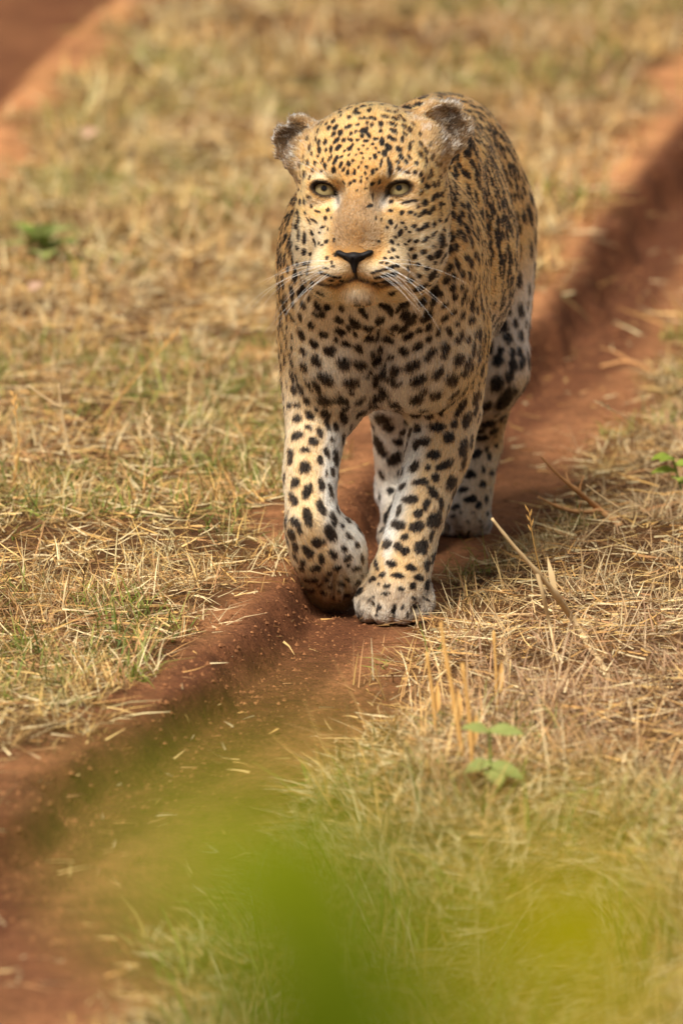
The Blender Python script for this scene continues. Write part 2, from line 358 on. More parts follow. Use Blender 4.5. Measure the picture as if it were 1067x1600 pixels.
def grow(prims, xs, ys, zs):
    D = np.full((len(xs), len(ys), len(zs)), 0.05, dtype=np.float32)
    for pr in prims:
        lo, hi = prim_box(pr)
        ix = slice(*np.searchsorted(xs, (lo[0], hi[0]))); iy = slice(*np.searchsorted(ys, (lo[1], hi[1]))); iz = slice(*np.searchsorted(zs, (lo[2], hi[2])))
        X, Y, Z = np.meshgrid(xs[ix], ys[iy], zs[iz], indexing='ij')
        if X.size == 0: continue
        p = np.stack([X, Y, Z], -1)
        d = d_cone(p, *pr[1]) if 'cone' in pr[0] else d_ell(p, *pr[1])
        old = D[ix, iy, iz]
        D[ix, iy, iz] = -smin(-old, d, pr[2]) if pr[0].startswith('cut') else smin(old, d, pr[2])
    return D
def surface_nets(D, xs, ys, zs):
    ins = D < 0
    c = [ins[i:ins.shape[0] - 1 + i, j:ins.shape[1] - 1 + j, k:ins.shape[2] - 1 + k] for i in (0, 1) for j in (0, 1) for k in (0, 1)]
    anyv = c[0].copy(); allv = c[0].copy()
    for q in c[1:]: anyv |= q; allv &= q
    act = anyv & ~allv
    I = np.argwhere(act)
    idx = np.full(act.shape, -1, dtype=np.int32); idx[act] = np.arange(len(I), dtype=np.int32)
    cs = [(i, j, k) for i in (0, 1) for j in (0, 1) for k in (0, 1)]
    val = {o: D[I[:, 0] + o[0], I[:, 1] + o[1], I[:, 2] + o[2]].astype(np.float64) for o in cs}
    acc = np.zeros((len(I), 3)); cnt = np.zeros(len(I))
    for o in cs:
        for ax in range(3):
            if o[ax]: continue
            o2 = list(o); o2[ax] = 1; o2 = tuple(o2)
            v0, v1 = val[o], val[o2]; m = (v0 < 0) != (v1 < 0)
            t = v0[m] / (v0[m] - v1[m])
            q = np.tile(np.array(o, float), (m.sum(), 1)); q[:, ax] = t
            acc[m] += q; cnt[m] += 1
    loc = acc / cnt[:, None]
    V = np.empty_like(loc)
    for ax, g in enumerate((xs, ys, zs)):
        V[:, ax] = g[I[:, ax]] + loc[:, ax] * (g[I[:, ax] + 1] - g[I[:, ax]])
    quads = []
    for ax in range(3):
        a = [slice(None)] * 3; b = [slice(None)] * 3; a[ax] = slice(0, -1); b[ax] = slice(1, None)
        s0, s1 = ins[tuple(a)], ins[tuple(b)]
        E = np.argwhere(s0 != s1)
        u, w = [q for q in range(3) if q != ax]
        ok = (E[:, u] > 0) & (E[:, w] > 0) & (E[:, u] < act.shape[u]) & (E[:, w] < act.shape[w]); E = E[ok]
        def cell(du, dw):
            q = E.copy(); q[:, u] -= du; q[:, w] -= dw; return idx[q[:, 0], q[:, 1], q[:, 2]]
        qd = np.stack([cell(1, 1), cell(0, 1), cell(0, 0), cell(1, 0)], 1)
        flip = s0[E[:, 0], E[:, 1], E[:, 2]]
        if ax == 1: flip = ~flip
        qd[~flip] = qd[~flip][:, ::-1]
        quads.append(qd)
    return V, np.concatenate(quads)

# head frame: a to the right of the picture, b up, c towards the viewer, in pixels; the face is turned a little to the left
YAW = math.radians(9.5)
HC = P(573, 300, -0.13)
_up = np.array([0, _s, _c]); _fw = np.array([0, -_c, _s]); _rt = np.array([1.0, 0, 0])
h_f = nrm(_fw * math.cos(YAW) - _rt * math.sin(YAW)); h_r = nrm(_rt * math.cos(YAW) + _fw * math.sin(YAW))
HR = np.stack([h_r, _up, h_f], 1)              # columns: right, up, forward
def H(a, b, c): return HC + S * (a * h_r + b * _up + c * h_f)
def rot(axis, deg):
    return np.array(Matrix.Rotation(math.radians(deg), 3, axis))
def hell(c, r, k=14, reg='head', rz=0, rx=0, ry=0):
    ell(H(*c), np.array(r) * S, HR @ rot('Z', rz) @ rot('X', rx) @ rot('Y', ry), k * S, reg)
def hcone(a, b, ra, rb, k=14, reg='head'): rcone(H(*a), H(*b), ra * S, rb * S, k * S, reg)
def hcarve(c, r, k=6, rz=0, rx=0, ry=0): carve(H(*c), np.array(r) * S, HR @ rot('Z', rz) @ rot('X', rx) @ rot('Y', ry), k * S)

def pc(p, q, rp, rq, k=0.02, reg='body', flow=None): rcone(P(*p), P(*q), rp * S, rq * S, k, reg, flow)

# --- torso
BACK = (0.08, 1, -0.25)
ell((0.037, 0.50, 0.448), (0.142, 0.36, 0.178), k=0.03, reg='torso', flow=BACK)            # ribs and belly
ell((0.068, 0.80, 0.470), (0.112, 0.20, 0.150), k=0.05, reg='torso', flow=BACK)            # rump
rcone((0.020, 0.22, 0.565), (0.082, 0.86, 0.550), 0.092, 0.074, 0.05, 'torso', BACK)       # back line
ell(P(598, 475, 0.12), (0.122, 0.17, 0.140), k=0.04, reg='chest', flow=(0, 0.5, -1))       # chest
ell(P(515, 500, 0.12), (0.062, 0.11, 0.155), k=0.04, reg='shoulder', flow=(0, 0.6, -1))    # shoulder, far side
ell(P(683, 490, 0.12), (0.064, 0.11, 0.155), k=0.04, reg='shoulder', flow=(0, 0.6, -1))    # shoulder, near side
ell(P(560, 270, 0.24), (0.045, 0.12, 0.085), k=0.05, reg='torso', flow=BACK)               # shoulder blades
ell(P(672, 250, 0.24), (0.055, 0.12, 0.085), k=0.05, reg='torso', flow=BACK)
# --- neck
rcone(H(5, -25, -60), P(600, 385, 0.16), 0.098, 0.128, 0.05, 'neck')
ell(P(585, 430, -0.02), (0.085, 0.11, 0.085), k=0.05, reg='neck', flow=(0, 0.3, -1))       # throat
ell(P(675, 410, 0.02), (0.058, 0.10, 0.10), k=0.05, reg='neck', flow=(0, 0.5, -1))
ell(P(500, 420, 0.02), (0.050, 0.10, 0.10), k=0.05, reg='neck', flow=(0, 0.5, -1))
# breast: two swells with a furrow between them
ell(P(538, 535, 0.03), (0.062, 0.075, 0.080), k=0.04, reg='chest', flow=(0.2, 0.2, -1))
ell(P(657, 535, 0.03), (0.070, 0.075, 0.085), k=0.04, reg='chest', flow=(-0.2, 0.2, -1))
# --- planted foreleg
pc((690, 520, 0.12), (698, 640, 0.12), 56, 49, 0.04, 'foreleg', (0, 0, -1))
pc((698, 640, 0.12), (671, 745, 0.075), 49, 42, 0.006, 'foreleg')
pc((671, 745, 0.075), (638, 855, 0.03), 43, 40, 0.006, 'foreleg')
pc((638, 855, 0.03), (620, 930, -0.01), 40, 46, 0.006, 'foreleg')
ell(P(690, 690, 0.10), np.array((40, 50, 60)) * S, k=0.03, reg='foreleg', flow=(0, 0, -1))
# --- lifted foreleg
pc((512, 520, 0.11), (498, 640, 0.08), 58, 49, 0.04, 'foreleg', (0, 0, -1))
pc((498, 640, 0.08), (485, 740, 0.035), 49, 40, 0.006, 'foreleg')
pc((485, 740, 0.035), (486, 815, 0.00), 40, 38, 0.006, 'foreleg')
pc((486, 815, 0.00), (520, 895, 0.035), 38, 44, 0.006, 'foreleg')
ell(P(500, 850, 0.015), np.array((40, 40, 48)) * S, k=0.03, reg='foreleg', flow=(0.2, 0, -1))
ell(P(540, 858, 0.03), np.array((26, 26, 36)) * S, k=0.035, reg='foreleg', flow=(0.2, 0, -1))   # heel of the wrist
# --- hind legs
def hind(hip, knee, hock, foot, rh, rk, ro, rf):
    rcone(hip, knee, rh, rk, 0.05, 'thigh'); rcone(knee, hock, rk * 0.92, ro, 0.035, 'hindleg'); rcone(hock, foot, ro, rf, 0.02, 'hindleg')
ell((0.138, 0.80, 0.40), (0.050, 0.135, 0.15), k=0.05, reg='thigh', flow=(0, 0.3, -1))
ell((-0.005, 0.82, 0.40), (0.055, 0.135, 0.16), k=0.05, reg='thigh', flow=(0, 0.3, -1))
hind((0.120, 0.82, 0.45), P(760, 575, 0.70), P(744, 690, 0.83), P(730, 805, 0.72), 0.078, 0.052, 0.032, 0.031)
hind((0.010, 0.80, 0.45), P(622, 596, 0.58), P(631, 765, 0.66), P(637, 835, 0.57), 0.072, 0.047, 0.036, 0.031)
# --- paws
def paw(c, yaw, w, reg, lift=0.0):              # c: middle of the sole; toes point to -Y turned by yaw
    R = rot('Z', yaw); q = lambda x, y, z: np.asarray(c) + R @ (np.array([x, y, z]) * w)
    rcone(q(0, 0.45, 0.62), q(0, 0.03, 0.44), 0.42 * w, 0.42 * w, 0.02, reg)
    for x, y, r in ((-0.42, 0.00, 0.25), (-0.15, -0.20, 0.27), (0.15, -0.20, 0.27), (0.42, 0.00, 0.25)):
        rcone(q(x * 0.85, y + 0.32, 0.52), q(x * 1.06, y - 0.07, 0.36), 0.24 * w, r * w * 0.92, 0.005, reg)
        ell(q(x * 1.03, y - 0.20, 0.25), np.array((0.205, 0.25, 0.245)) * w, R, 0.005, reg, flow=R @ np.array([0, -1, -0.6]))
    for x in (-0.30, 0.0, 0.30): carve_cone(q(x * 1.1, -0.50, 0.28), q(x * 0.9, 0.02, 0.66), 0.065 * w, 0.03 * w, 0.007)   # clefts between the toes
    ell(q(0, 0.12, 0.2), np.array((0.50, 0.38, 0.19)) * w, R, 0.02, reg, flow=(0, 0, -1))
PAW_L = np.array([P(617, 972, 0.0)[0], 0.0, 0.0])
paw(PAW_L, -4, 0.082, 'paw')
PAW_HL = np.array([P(725, 850, 0.69)[0], 0.745, 0.0]); paw(PAW_HL, -2, 0.060, 'hindpaw')
PAW_HR = np.array([P(634, 850, 0.55)[0], 0.60, 0.0]); paw(PAW_HR, 4, 0.060, 'hindpaw')
# the lifted paw hangs from the wrist with its toes folded down and back
for px, dy, r in ((486, 0, 17), (508, 6, 19), (533, 6, 19), (553, -2, 17)):
    rcone(P(px * 0.7 + 522 * 0.3, 895, 0.03), P(px, 928 + dy, 0.065), 24 * S, r * S, 0.008, 'foreleg')
for px in (497, 521, 544): carve_cone(P(px, 948, 0.025), P(px * 0.6 + 520 * 0.4, 895, -0.012), 4 * S, 2 * S, 0.006)
ell(P(520, 925, 0.08), np.array((34, 30, 24)) * S, k=0.012, reg='pad', flow=(0, 1, 0))
# --- tail
tp = [(0.085, 0.93, 0.55), (0.095, 1.04, 0.50), (0.105, 1.14, 0.40), (0.11, 1.22, 0.28), (0.115, 1.32, 0.19), (0.12, 1.43, 0.17), (0.13, 1.53, 0.20)]
for q in range(len(tp) - 1): rcone(tp[q], tp[q + 1], 0.036 - 0.0025 * q, 0.0335 - 0.0025 * q, 0.03, 'tail')

# --- head
hell((2, 40, -42), (106, 98, 105), 30)                       # skull
hell((0, 46, 4), (80, 70, 56), 30)                          # forehead
for s_ in (-1, 1):
    hell((s_ * 64, -38, -18), (44, 70, 62), 30)             # cheek bone
    hell((s_ * 60, -92, -22), (52, 64, 58), 34)             # jowl
    hcone((s_ * 36, 26, 54), (s_ * 78, 34, 30), 15, 14, 20)  # brow
    hell((s_ * 33, -66, 44), (36, 46, 44), 26)              # cheek beside the nose
    hell((s_ * 37, -118, 77), (40, 29, 40), 15, ry=s_ * 22, rz=s_ * -8)  # whisker pad
    hcone((s_ * 50, -125, 0), (s_ * 8, -148, 60), 36, 23, 24)  # lower jaw
hcone((0, 22, 44), (0, -66, 82), 40, 37, 30)                # bridge of the nose
hcone((0, -66, 82), (0, -96, 98), 36, 26, 16)
hell((0, -106, 60), (70, 40, 46), 22)                       # muzzle
hell((0, -149, 64), (25, 15, 22), 18)                       # chin
for s_ in (-1, 1):                                          # eye hollows, lids, slits
    hcarve((s_ * 54, -2, 66), (24, 16, 20), 24, rz=-s_ * 6)
    hcarve((s_ * 33, -14, 78), (10, 20, 12), 18, rz=s_ * 20)
    hell((s_ * 58, 3, 30), (31, 26, 26), 12)
    hcone((s_ * 39, 10, 56), (s_ * 62, 16, 56), 4.2, 5, 9); hcone((s_ * 62, 16, 56), (s_ * 82, 12, 42), 5, 3.5, 9)   # heavy upper lid
    hcarve((s_ * 59, 2.5, 58), (17, 8.8, 24), 3, rz=s_ * 11)
    hcarve((s_ * 42, -5, 58), (9, 4.0, 18), 3, rz=s_ * 38)
carve_cone(H(0, -112, 116), H(0, -134, 116), 2.2 * S, 3 * S, 0.005)
for s_ in (-1, 1):
    carve_cone(H(0, -133, 112), H(s_ * 32, -146, 100), 3.6 * S, 3.8 * S, 0.006)
    carve_cone(H(s_ * 32, -146, 100), H(s_ * 66, -142, 58), 3.8 * S, 3 * S, 0.006)
carve_cone(P(592, 500, -0.066), P(587, 650, -0.03), 8 * S, 26 * S, 0.03)
carve_cone(P(592, 515, -0.088), P(588, 572, -0.03), 4 * S, 9 * S, 0.016); carve_cone(P(588, 572, -0.03), P(586, 640, 0.01), 9 * S, 13 * S, 0.016)      # furrow of the breast
# --- ears (each a cup; the tips are folded and frayed)
def ear(base, tip, out, w, notch):
    base, tip = np.array(base, float), np.array(tip, float)
    up = nrm(tip - base); f = nrm(np.array([out, -0.1, 1.0])); f = nrm(f - up * (f @ up)); r = np.cross(up, f)
    L = np.linalg.norm(tip - base); R = HR @ np.stack([r, up, f], 1); m = (base + tip) / 2
    rcone(H(*(base - up * 16)), H(*base), w * 0.62 * S, w * 0.60 * S, 22 * S, 'ear')
    ell(H(*m), np.array((w * 0.62, L * 0.66, 13)) * S, R, 8 * S, 'ear')
    carve(H(*(m + f * 13 - up * 2)), np.array((w * 0.50, L * 0.56, 16)) * S, R, 4 * S)
    carve(H(*(m + up * L * 0.98 + f * 4)), np.array((w * 0.66, 16, 44)) * S, R @ rot('Z', -20 * np.sign(m[0])), 5 * S)   # worn, flattened tip
    for u, v, q in notch: carve(H(*(m + r * u * w + up * v * L)), np.array((q, q, 40)) * S, R, 4 * S)
    return m, up, f, r
E1 = ear((-92, 62, -44), (-142, 96, -50), -0.45, 74, ((0.25, 0.58, 10), (-0.45, 0.5, 11), (-0.62, 0.1, 9)))
E2 = ear((84, 80, -46), (136, 122, -54), 0.45, 76, ((0.05, 0.62, 10), (-0.55, 0.45, 12), (0.6, 0.3, 9)))

EYE_C = 29.0
HEAD_REG = ('head', 'ear')
vox = 1.0
def axis(segs):
    out = [segs[0][0]]
    for a, b, h in segs:
        n = max(1, int(round((b - a) / (h * vox)))); out += list(a + (b - a) * np.arange(1, n + 1) / n)
    return np.array(out)
xs = axis([(-0.215, 0.255, 0.0028)])
ys = axis([(-0.31, 0.02, 0.0028), (0.02, 0.30, 0.004), (0.30, 1.0, 0.006), (1.0, 1.60, 0.009)])
zs = axis([(-0.012, 0.10, 0.003), (0.10, 0.42, 0.004), (0.42, 0.78, 0.0028)])
D = grow(PRIMS, xs, ys, zs)
LV, LF = surface_nets(D, xs, ys, zs)
del D
# spots read off the animal's coat, plus dark streaks along the toe creases: patches of (origin x, origin y, scale) with (x, y, length, width, angle) inside each
SPOTS = [
 ((460, 140, 4.104), """232 180 40 18 30;295 152 32 22 0;252 205 30 16 20;265 245 42 26 40;250 290 50 22 45;270 327 60 24 40;280 372 58 26 35;345 240 50 22 25;340 118 40 14 15;350 182 30 18 0;398 152 36 30 30;405 228 30 16 10;357 322 40 22 -20;355 380 34 30 0;322 393 22 10 10;302 432 28 16 40;262 455 60 24 65;298 485 44 18 65;315 515 36 18 60;342 533 40 22 80;385 530 34 18 85;375 457 22 18 0;230 440 50 14 60;205 390 30 14 80;180 455 40 14 70;152 428 30 14 60;118 515 30 14 70;66 550 60 14 85;42 545 34 14 80;98 565 34 14 60;175 525 26 14 30;160 340 40 20 60;405 102 32 14 -10;495 105 40 16 10;455 75 30 16 0;560 100 50 16 15;545 78 50 10 0;440 185 60 14 5;500 185 55 18 -15;465 215 22 22 0;495 230 30 22 70;552 222 40 34 80;435 265 40 34 60;460 260 50 20 70;475 295 40 24 -60;395 270 24 16 0;520 318 30 20 0;550 268 26 22 0;432 300 26 26 0;405 325 26 18 0;460 330 36 22 0;500 350 20 14 30;440 360 22 14 0;375 355 20 20 0;410 385 22 16 0;430 410 26 14 0;520 380 20 16 0;470 380 16 12 0;615 142 76 26 -10;640 116 56 16 -15;715 100 95 26 -5;725 148 50 22 10;700 200 30 18 -30;575 175 60 14 -10;645 190 50 16 -10;625 222 66 18 -20;635 268 54 24 -35;620 312 66 26 -25;700 240 40 20 -50;705 287 40 16 -40;600 370 50 44 -50;668 383 44 34 -60;752 338 26 16 0;805 420 46 22 -55;735 435 44 22 -60;715 465 36 22 -50;778 473 34 24 -60;840 395 40 20 -50;662 465 32 22 -60;668 508 40 24 -60;610 495 110 28 -85;555 472 56 14 80;500 530 40 20 85;525 512 20 16 0;462 498 22 20 0;452 540 26 16 70;485 445 18 18 0;835 497 22 12 -50;772 530 30 16 -60;808 545 26 22 60;870 540 40 30 -60;908 485 40 20 -60;715 528 50 10 -20;842 622 38 36 0;915 605 50 20 90;808 655 40 16 80;908 680 30 24 90;955 640 50 16 80;975 610 34 16 -70;1035 530 80 30 -80;1040 425 60 26 -80;1030 640 60 24 -80;355 605 26 22 90;385 588 26 24 0;425 588 22 20 0;465 572 22 18 0;498 605 26 24 0;318 598 20 16 90;400 645 14 14 0;430 560 14 14 0;540 590 30 16 90;458 635 24 14 0;55 648 36 16 80;95 688 24 20 0;430 470 20 14 60;410 500 18 12 70;440 440 16 14 0;350 420 22 14 40;395 420 16 12 0;540 405 20 12 0"""),
 ((460, 270, 4.104), """68 185 40 16 85;70 260 30 14 90;95 310 50 12 -60;135 450 60 24 -60;110 215 30 12 90;150 250 40 8 -20;130 310 60 9 -30;180 350 40 12 20;160 385 24 14 0;215 360 20 12 60;240 290 14 10 60;255 430 30 10 80;180 465 20 14 0;485 214 46 22 20;498 160 64 12 80;730 185 90 16 15;775 180 24 18 0;740 255 36 22 10;770 268 20 14 60;797 277 22 18 0;788 217 22 14 90;833 193 44 34 90;908 147 36 22 90;977 150 40 18 80;932 213 44 22 70;885 230 36 28 60;858 258 28 24 0;935 258 30 18 75;838 340 50 34 35;890 330 40 22 75;763 342 34 22 0;650 345 30 10 60;690 322 30 10 0;710 355 30 14 90;735 380 20 14 0;645 415 30 16 -20;590 350 24 16 -50;555 300 24 10 90;522 290 30 8 90;777 438 36 20 20;840 425 56 22 45;890 395 60 8 55;740 490 40 20 20;710 460 20 12 0;660 460 20 14 0;630 495 28 22 -20;602 508 18 18 0;578 548 20 20 0;622 547 30 18 10;658 540 20 18 0;540 440 20 18 0;505 640 30 9 5;540 628 40 11 10;580 618 36 11 10;625 605 50 17 15;655 598 24 16 0;530 672 40 11 5;565 662 40 13 8;600 655 36 15 10;640 648 40 18 20;520 705 40 9 0;560 700 50 11 10;602 700 30 22 0;560 575 30 9 15;590 580 24 10 15;210 545 24 20 90;240 570 16 14 0;262 525 34 18 -50;215 655 50 12 -15;260 668 40 11 -8;290 670 20 9 0;235 690 40 9 -10;170 640 30 24 0;200 610 40 9 -10;250 600 24 9 0;300 690 30 8 0;880 660 70 46 75;800 740 110 40 25;740 690 40 34 0;700 840 60 46 40;670 870 60 36 70;605 870 70 44 -60;625 765 36 28 0;540 830 50 16 -60;565 850 40 20 -60;470 830 24 16 0;410 840 60 36 -60;430 880 50 36 -60;300 865 44 36 0;215 855 40 36 0;95 800 40 22 80;35 770 50 34 70;60 850 44 38 -30;170 770 38 32 0;940 440 80 50 70;985 350 50 22 70;920 520 50 44 30;955 530 46 36 60;990 610 60 48 30;970 685 50 44 40;1010 740 60 28 70;1030 800 50 28 80;935 780 38 34 0;885 830 44 38 40;965 845 40 36 0;860 890 50 28 30;1020 890 40 36 0;985 240 80 26 75;1040 130 90 34 70;1045 400 50 22 80;1030 480 50 36 70;65 420 80 22 85;30 300 60 14 80;30 400 70 14 85;65 505 40 24 80;95 585 50 24 10;120 700 40 24 60"""),
 ((430, 460, 4.639), """300 145 60 34 -25;345 150 50 44 20;380 95 54 40 75;475 100 44 36 0;460 185 80 46 -25;210 82 50 36 -55;185 165 50 28 90;120 160 100 44 -58;135 70 56 26 85;95 230 60 28 90;258 222 60 46 -35;190 285 80 42 -80;130 300 50 24 85;130 380 70 30 -85;85 415 50 26 85;205 412 50 46 0;280 350 70 48 -35;355 295 64 52 -50;440 322 42 36 0;535 245 60 30 -75;578 283 50 34 -70;543 160 36 20 90;605 65 50 28 -60;625 115 50 38 -60;655 150 60 32 -70;745 190 80 48 -85;780 185 50 32 85;830 120 90 42 -72;745 290 70 20 85;685 322 80 38 -5;520 362 90 36 -28;605 395 62 46 -45;400 410 90 66 -40;700 425 46 38 0;765 395 56 44 60;830 328 90 44 0;960 298 70 44 30;930 412 70 40 8;845 455 60 28 0;300 475 100 62 -58;215 520 90 46 -62;490 500 120 76 0;620 515 90 54 -10;665 575 80 34 40;980 525 140 56 25;810 520 50 36 60;720 625 90 46 75;370 610 140 64 -25;545 640 110 48 -10;250 650 110 52 -58;130 510 70 34 -70;160 580 54 38 -60;140 685 80 46 -70;85 645 70 22 -80;70 750 60 18 90;555 700 60 24 15;870 640 84 56 0;1035 630 100 56 30;370 760 110 84 -38;235 770 60 36 -40;740 750 140 40 20;300 830 40 28 90;500 895 90 56 -65;380 950 80 36 -70;440 960 60 46 -50;160 800 40 34 0;105 800 40 36 0;160 900 70 56 0;240 965 60 28 -20;45 900 60 18 90;545 970 60 18 85;780 905 110 86 -60;815 960 90 74 20;680 830 110 28 85;860 825 60 36 -20;1010 870 60 44 0;1025 975 60 46 0;915 1000 60 36 70"""),
 ((600, 400, 4.268), """520 120 50 38 60;595 155 80 34 70;650 140 70 28 75;690 100 80 28 80;515 210 60 28 85;460 225 50 34 70;470 265 40 28 0;585 230 70 26 80;680 225 80 32 85;785 200 90 34 85;735 165 90 26 85;630 262 60 38 80;700 300 60 22 85;548 310 70 38 75;730 320 44 36 0;612 355 60 46 10;660 375 70 28 65;405 325 50 42 0;325 305 50 38 60;375 250 50 32 70;462 370 40 36 0;405 410 44 40 0;520 395 70 34 70;485 455 36 28 0;580 425 60 46 10;280 405 100 54 50;430 500 60 32 -60;360 515 80 30 80;515 525 50 36 60;490 560 50 36 20;300 550 50 40 0;230 498 50 42 40;160 530 70 42 30;225 598 66 50 45;130 635 70 44 0;45 675 50 36 0;320 640 70 54 50;290 680 50 44 30;405 610 70 54 30;395 660 60 36 20;485 690 90 54 50;550 710 90 44 70;180 735 130 54 25;225 830 100 62 25;360 780 100 54 40;450 820 90 72 50;530 770 60 36 70;610 770 50 34 80;260 893 50 34 10;345 920 90 54 40;445 970 100 62 40;535 865 70 36 60;585 860 50 34 60;630 850 60 28 80;610 940 90 44 60;640 930 60 30 80;520 985 90 34 60;350 1140 110 62 0;550 1090 100 54 70;625 1070 60 26 75;490 1040 80 34 60;300 1070 60 28 10;220 1050 60 36 -10;660 480 70 28 80;720 520 50 36 60;600 520 60 36 70;620 620 60 50 60;655 650 80 20 80;820 550 80 60 -50;775 630 60 46 60;850 640 70 38 80;905 640 80 38 85;910 530 60 46 80;955 540 60 26 85;940 440 60 34 80;870 450 50 34 80;760 705 90 74 -50;855 730 70 60 40;835 800 90 54 80;920 710 80 46 60;745 855 120 84 55;800 970 140 90 60;680 1000 80 54 60;870 905 60 36 60;700 1120 110 46 5;820 1060 80 46 60;950 330 60 34 80;760 410 50 36 60;830 370 50 36 60"""),
 ((420, 640, 5.0), """310 140 50 38 0;215 205 100 66 15;350 248 90 66 -25;400 180 100 54 -65;460 120 110 48 -65;500 238 50 36 -20;280 315 80 48 -15;170 345 64 54 60;165 400 60 50 30;105 360 120 26 90;285 445 120 94 0;400 400 100 48 85;450 335 100 38 -75;525 370 160 56 -75;565 340 160 32 -85;125 530 100 46 80;205 570 80 56 60;300 630 130 76 80;410 590 120 56 -80;480 635 120 36 -85;450 490 60 28 90;497 490 80 36 90;195 700 100 62 -60;125 720 80 36 85;125 790 80 22 90;300 835 160 72 -75;410 770 140 64 -70;505 855 130 54 -65;205 880 90 72 -40;240 950 60 46 -50;480 970 150 80 -60;575 910 50 38 -50;385 1040 120 78 0;180 975 100 62 -60;205 1070 90 46 -60;305 1110 100 74 -50;415 1170 90 56 -75;500 1130 90 56 -60;585 1085 60 46 -40;620 985 60 42 -60;685 1060 50 42 -40;725 1160 60 40 -60;615 1160 80 48 10;270 1195 54 46 -40;380 1240 70 54 20;340 1250 50 30 0;530 1235 70 48 -10;470 1280 60 38 10;620 1215 30 28 0;680 1245 70 36 10;730 1295 34 28 0;300 1330 50 38 0;355 1330 60 38 0;450 1330 60 38 -20;570 1365 80 38 -30;480 1385 50 46 0;615 1325 50 28 -20;690 1350 50 36 20;610 1450 50 34 0;500 1465 50 28 0;430 1430 60 28 -10;700 1420 90 56 50;565 1480 40 28 0;330 1410 60 28 0;210 1150 80 36 -60;260 1240 50 36 -50;600 235 50 18 90;100 80 100 18 90;105 190 80 22 90;640 1000 40 20 -50;760 1220 40 20 -60;550 1420 40 26 -20;390 1370 40 26 0"""),
 ((550, 620, 3.811), """385 185 60 44 -40;570 240 90 64 40;660 300 110 54 65;685 140 110 54 70;640 70 90 36 60;430 265 90 54 20;380 290 60 44 60;485 340 90 54 10;375 410 80 62 40;450 425 36 34 0;550 405 110 54 25;660 400 90 36 70;410 505 110 46 5;590 515 100 54 60;480 560 90 46 -60;350 610 100 54 0;300 535 50 36 40;570 650 70 36 70;270 760 80 68 -20;395 690 60 50 20;380 775 90 62 20;495 725 100 84 40;205 880 60 54 0;275 890 60 54 40;320 920 60 46 60;415 890 110 84 50;235 995 70 46 -10;350 1015 80 46 -15;445 1000 70 46 60;180 790 60 36 60;145 995 70 28 -70;178 1058 36 34 0;270 1063 80 36 -5;400 1075 60 38 0;120 1087 50 42 0;207 1127 50 32 0;292 1142 60 32 -10;365 1125 50 42 -50;160 1115 20 18 0;445 1120 60 36 60;235 660 50 36 40;125 1190 30 18 0;165 1255 30 22 70;145 1300 30 18 70;300 1250 30 22 70;370 1200 30 18 0;380 1250 24 18 0;425 1195 40 14 -50;450 1210 30 14 -40;200 1170 60 14 10;100 1210 40 12 60;60 1290 40 12 60;40 1310 40 10 60;160 290 150 56 -65;250 375 120 64 60;320 330 170 36 75;300 210 60 36 60;230 560 50 46 0;175 460 60 26 -75;810 155 100 40 0;770 245 90 36 5;850 235 40 28 30;740 340 80 54 20;710 460 66 56 40;775 520 50 46 40;780 430 50 28 80;815 360 60 28 80;830 450 50 34 60;655 555 70 38 20;705 610 80 54 30;615 655 50 28 20;755 645 50 42 40;795 610 60 28 80;820 555 40 18 90;805 695 30 28 0;735 720 24 14 0;690 745 30 14 -20;645 770 20 14 0;700 800 20 14 90;600 710 40 11 10;770 770 20 16 0;800 310 40 28 60;855 290 40 26 70;890 40 90 74 50;795 55 80 36 85;910 130 80 34 60;650 690 30 12 10;720 690 34 12 -20;760 740 24 12 -50;580 780 24 10 80;620 830 24 10 90;680 850 24 10 90;255 1275 90 12 88;150 1265 70 10 80;400 1265 70 10 -80;330 1300 50 9 85;690 830 50 9 88;640 820 44 9 85;740 820 44 9 -85"""),
]
# ------------------------------------------------------------------ coat: base colour, spots, fur
from mathutils.bvhtree import BVHTree
leopard = bpy.data.objects.new('leopard', None); col.objects.link(leopard)
tag(leopard, 'spotted golden leopard walking along the red dirt rut with one forepaw lifted', 'leopard')
bvh = BVHTree.FromPolygons([tuple(v) for v in LV.tolist()], [tuple(q) for q in LF.tolist()])
T3 = np.concatenate([LF[:, [0, 1, 2]], LF[:, [0, 2, 3]]])
e1, e2 = LV[T3[:, 1]] - LV[T3[:, 0]], LV[T3[:, 2]] - LV[T3[:, 0]]
TN = np.cross(e1, e2); TA = np.linalg.norm(TN, axis=1) * 0.5
VN = np.zeros_like(LV)
for q in range(3): np.add.at(VN, T3[:, q], TN)
VN = nrm(VN)
for _ in range(2):                             # smoothed normals for the lie of the fur
    acc = np.zeros_like(VN)
    for q in range(4): np.add.at(acc, LF[:, q], VN[LF].sum(1))
    VNs = nrm(acc)

# region weights and lie of the fur at every vertex
regs = sorted({p[3] for p in PRIMS if p[3]})
RW = np.zeros((len(LV), len(regs))); FL = np.zeros_like(LV)
NOSE = H(0, -95, 105)
for pr in PRIMS:
    if pr[3] is None: continue
    lo, hi = prim_box(pr); m = ((LV > lo - 0.02) & (LV < hi + 0.02)).all(1)
    if not m.any(): continue
    p = LV[m]
    d = d_cone(p, *pr[1]) if pr[0] == 'cone' else d_ell(p, *pr[1])
    w = np.exp(-np.clip(d, -0.02, 0.2) / 0.010)
    RW[m, regs.index(pr[3])] += w
    fl = np.broadcast_to(pr[4], p.shape) if pr[3] not in HEAD_REG else nrm(p - NOSE)
    FL[m] += fl * w[:, None]
RW /= np.maximum(RW.sum(1, keepdims=True), 1e-9); FL = nrm(FL)
for _ in range(6):
    acc = np.zeros_like(FL)
    for q in range(4): np.add.at(acc, LF[:, q], FL[LF].sum(1))
    FL = nrm(acc)
Rg = lambda n, W: W[:, regs.index(n)]

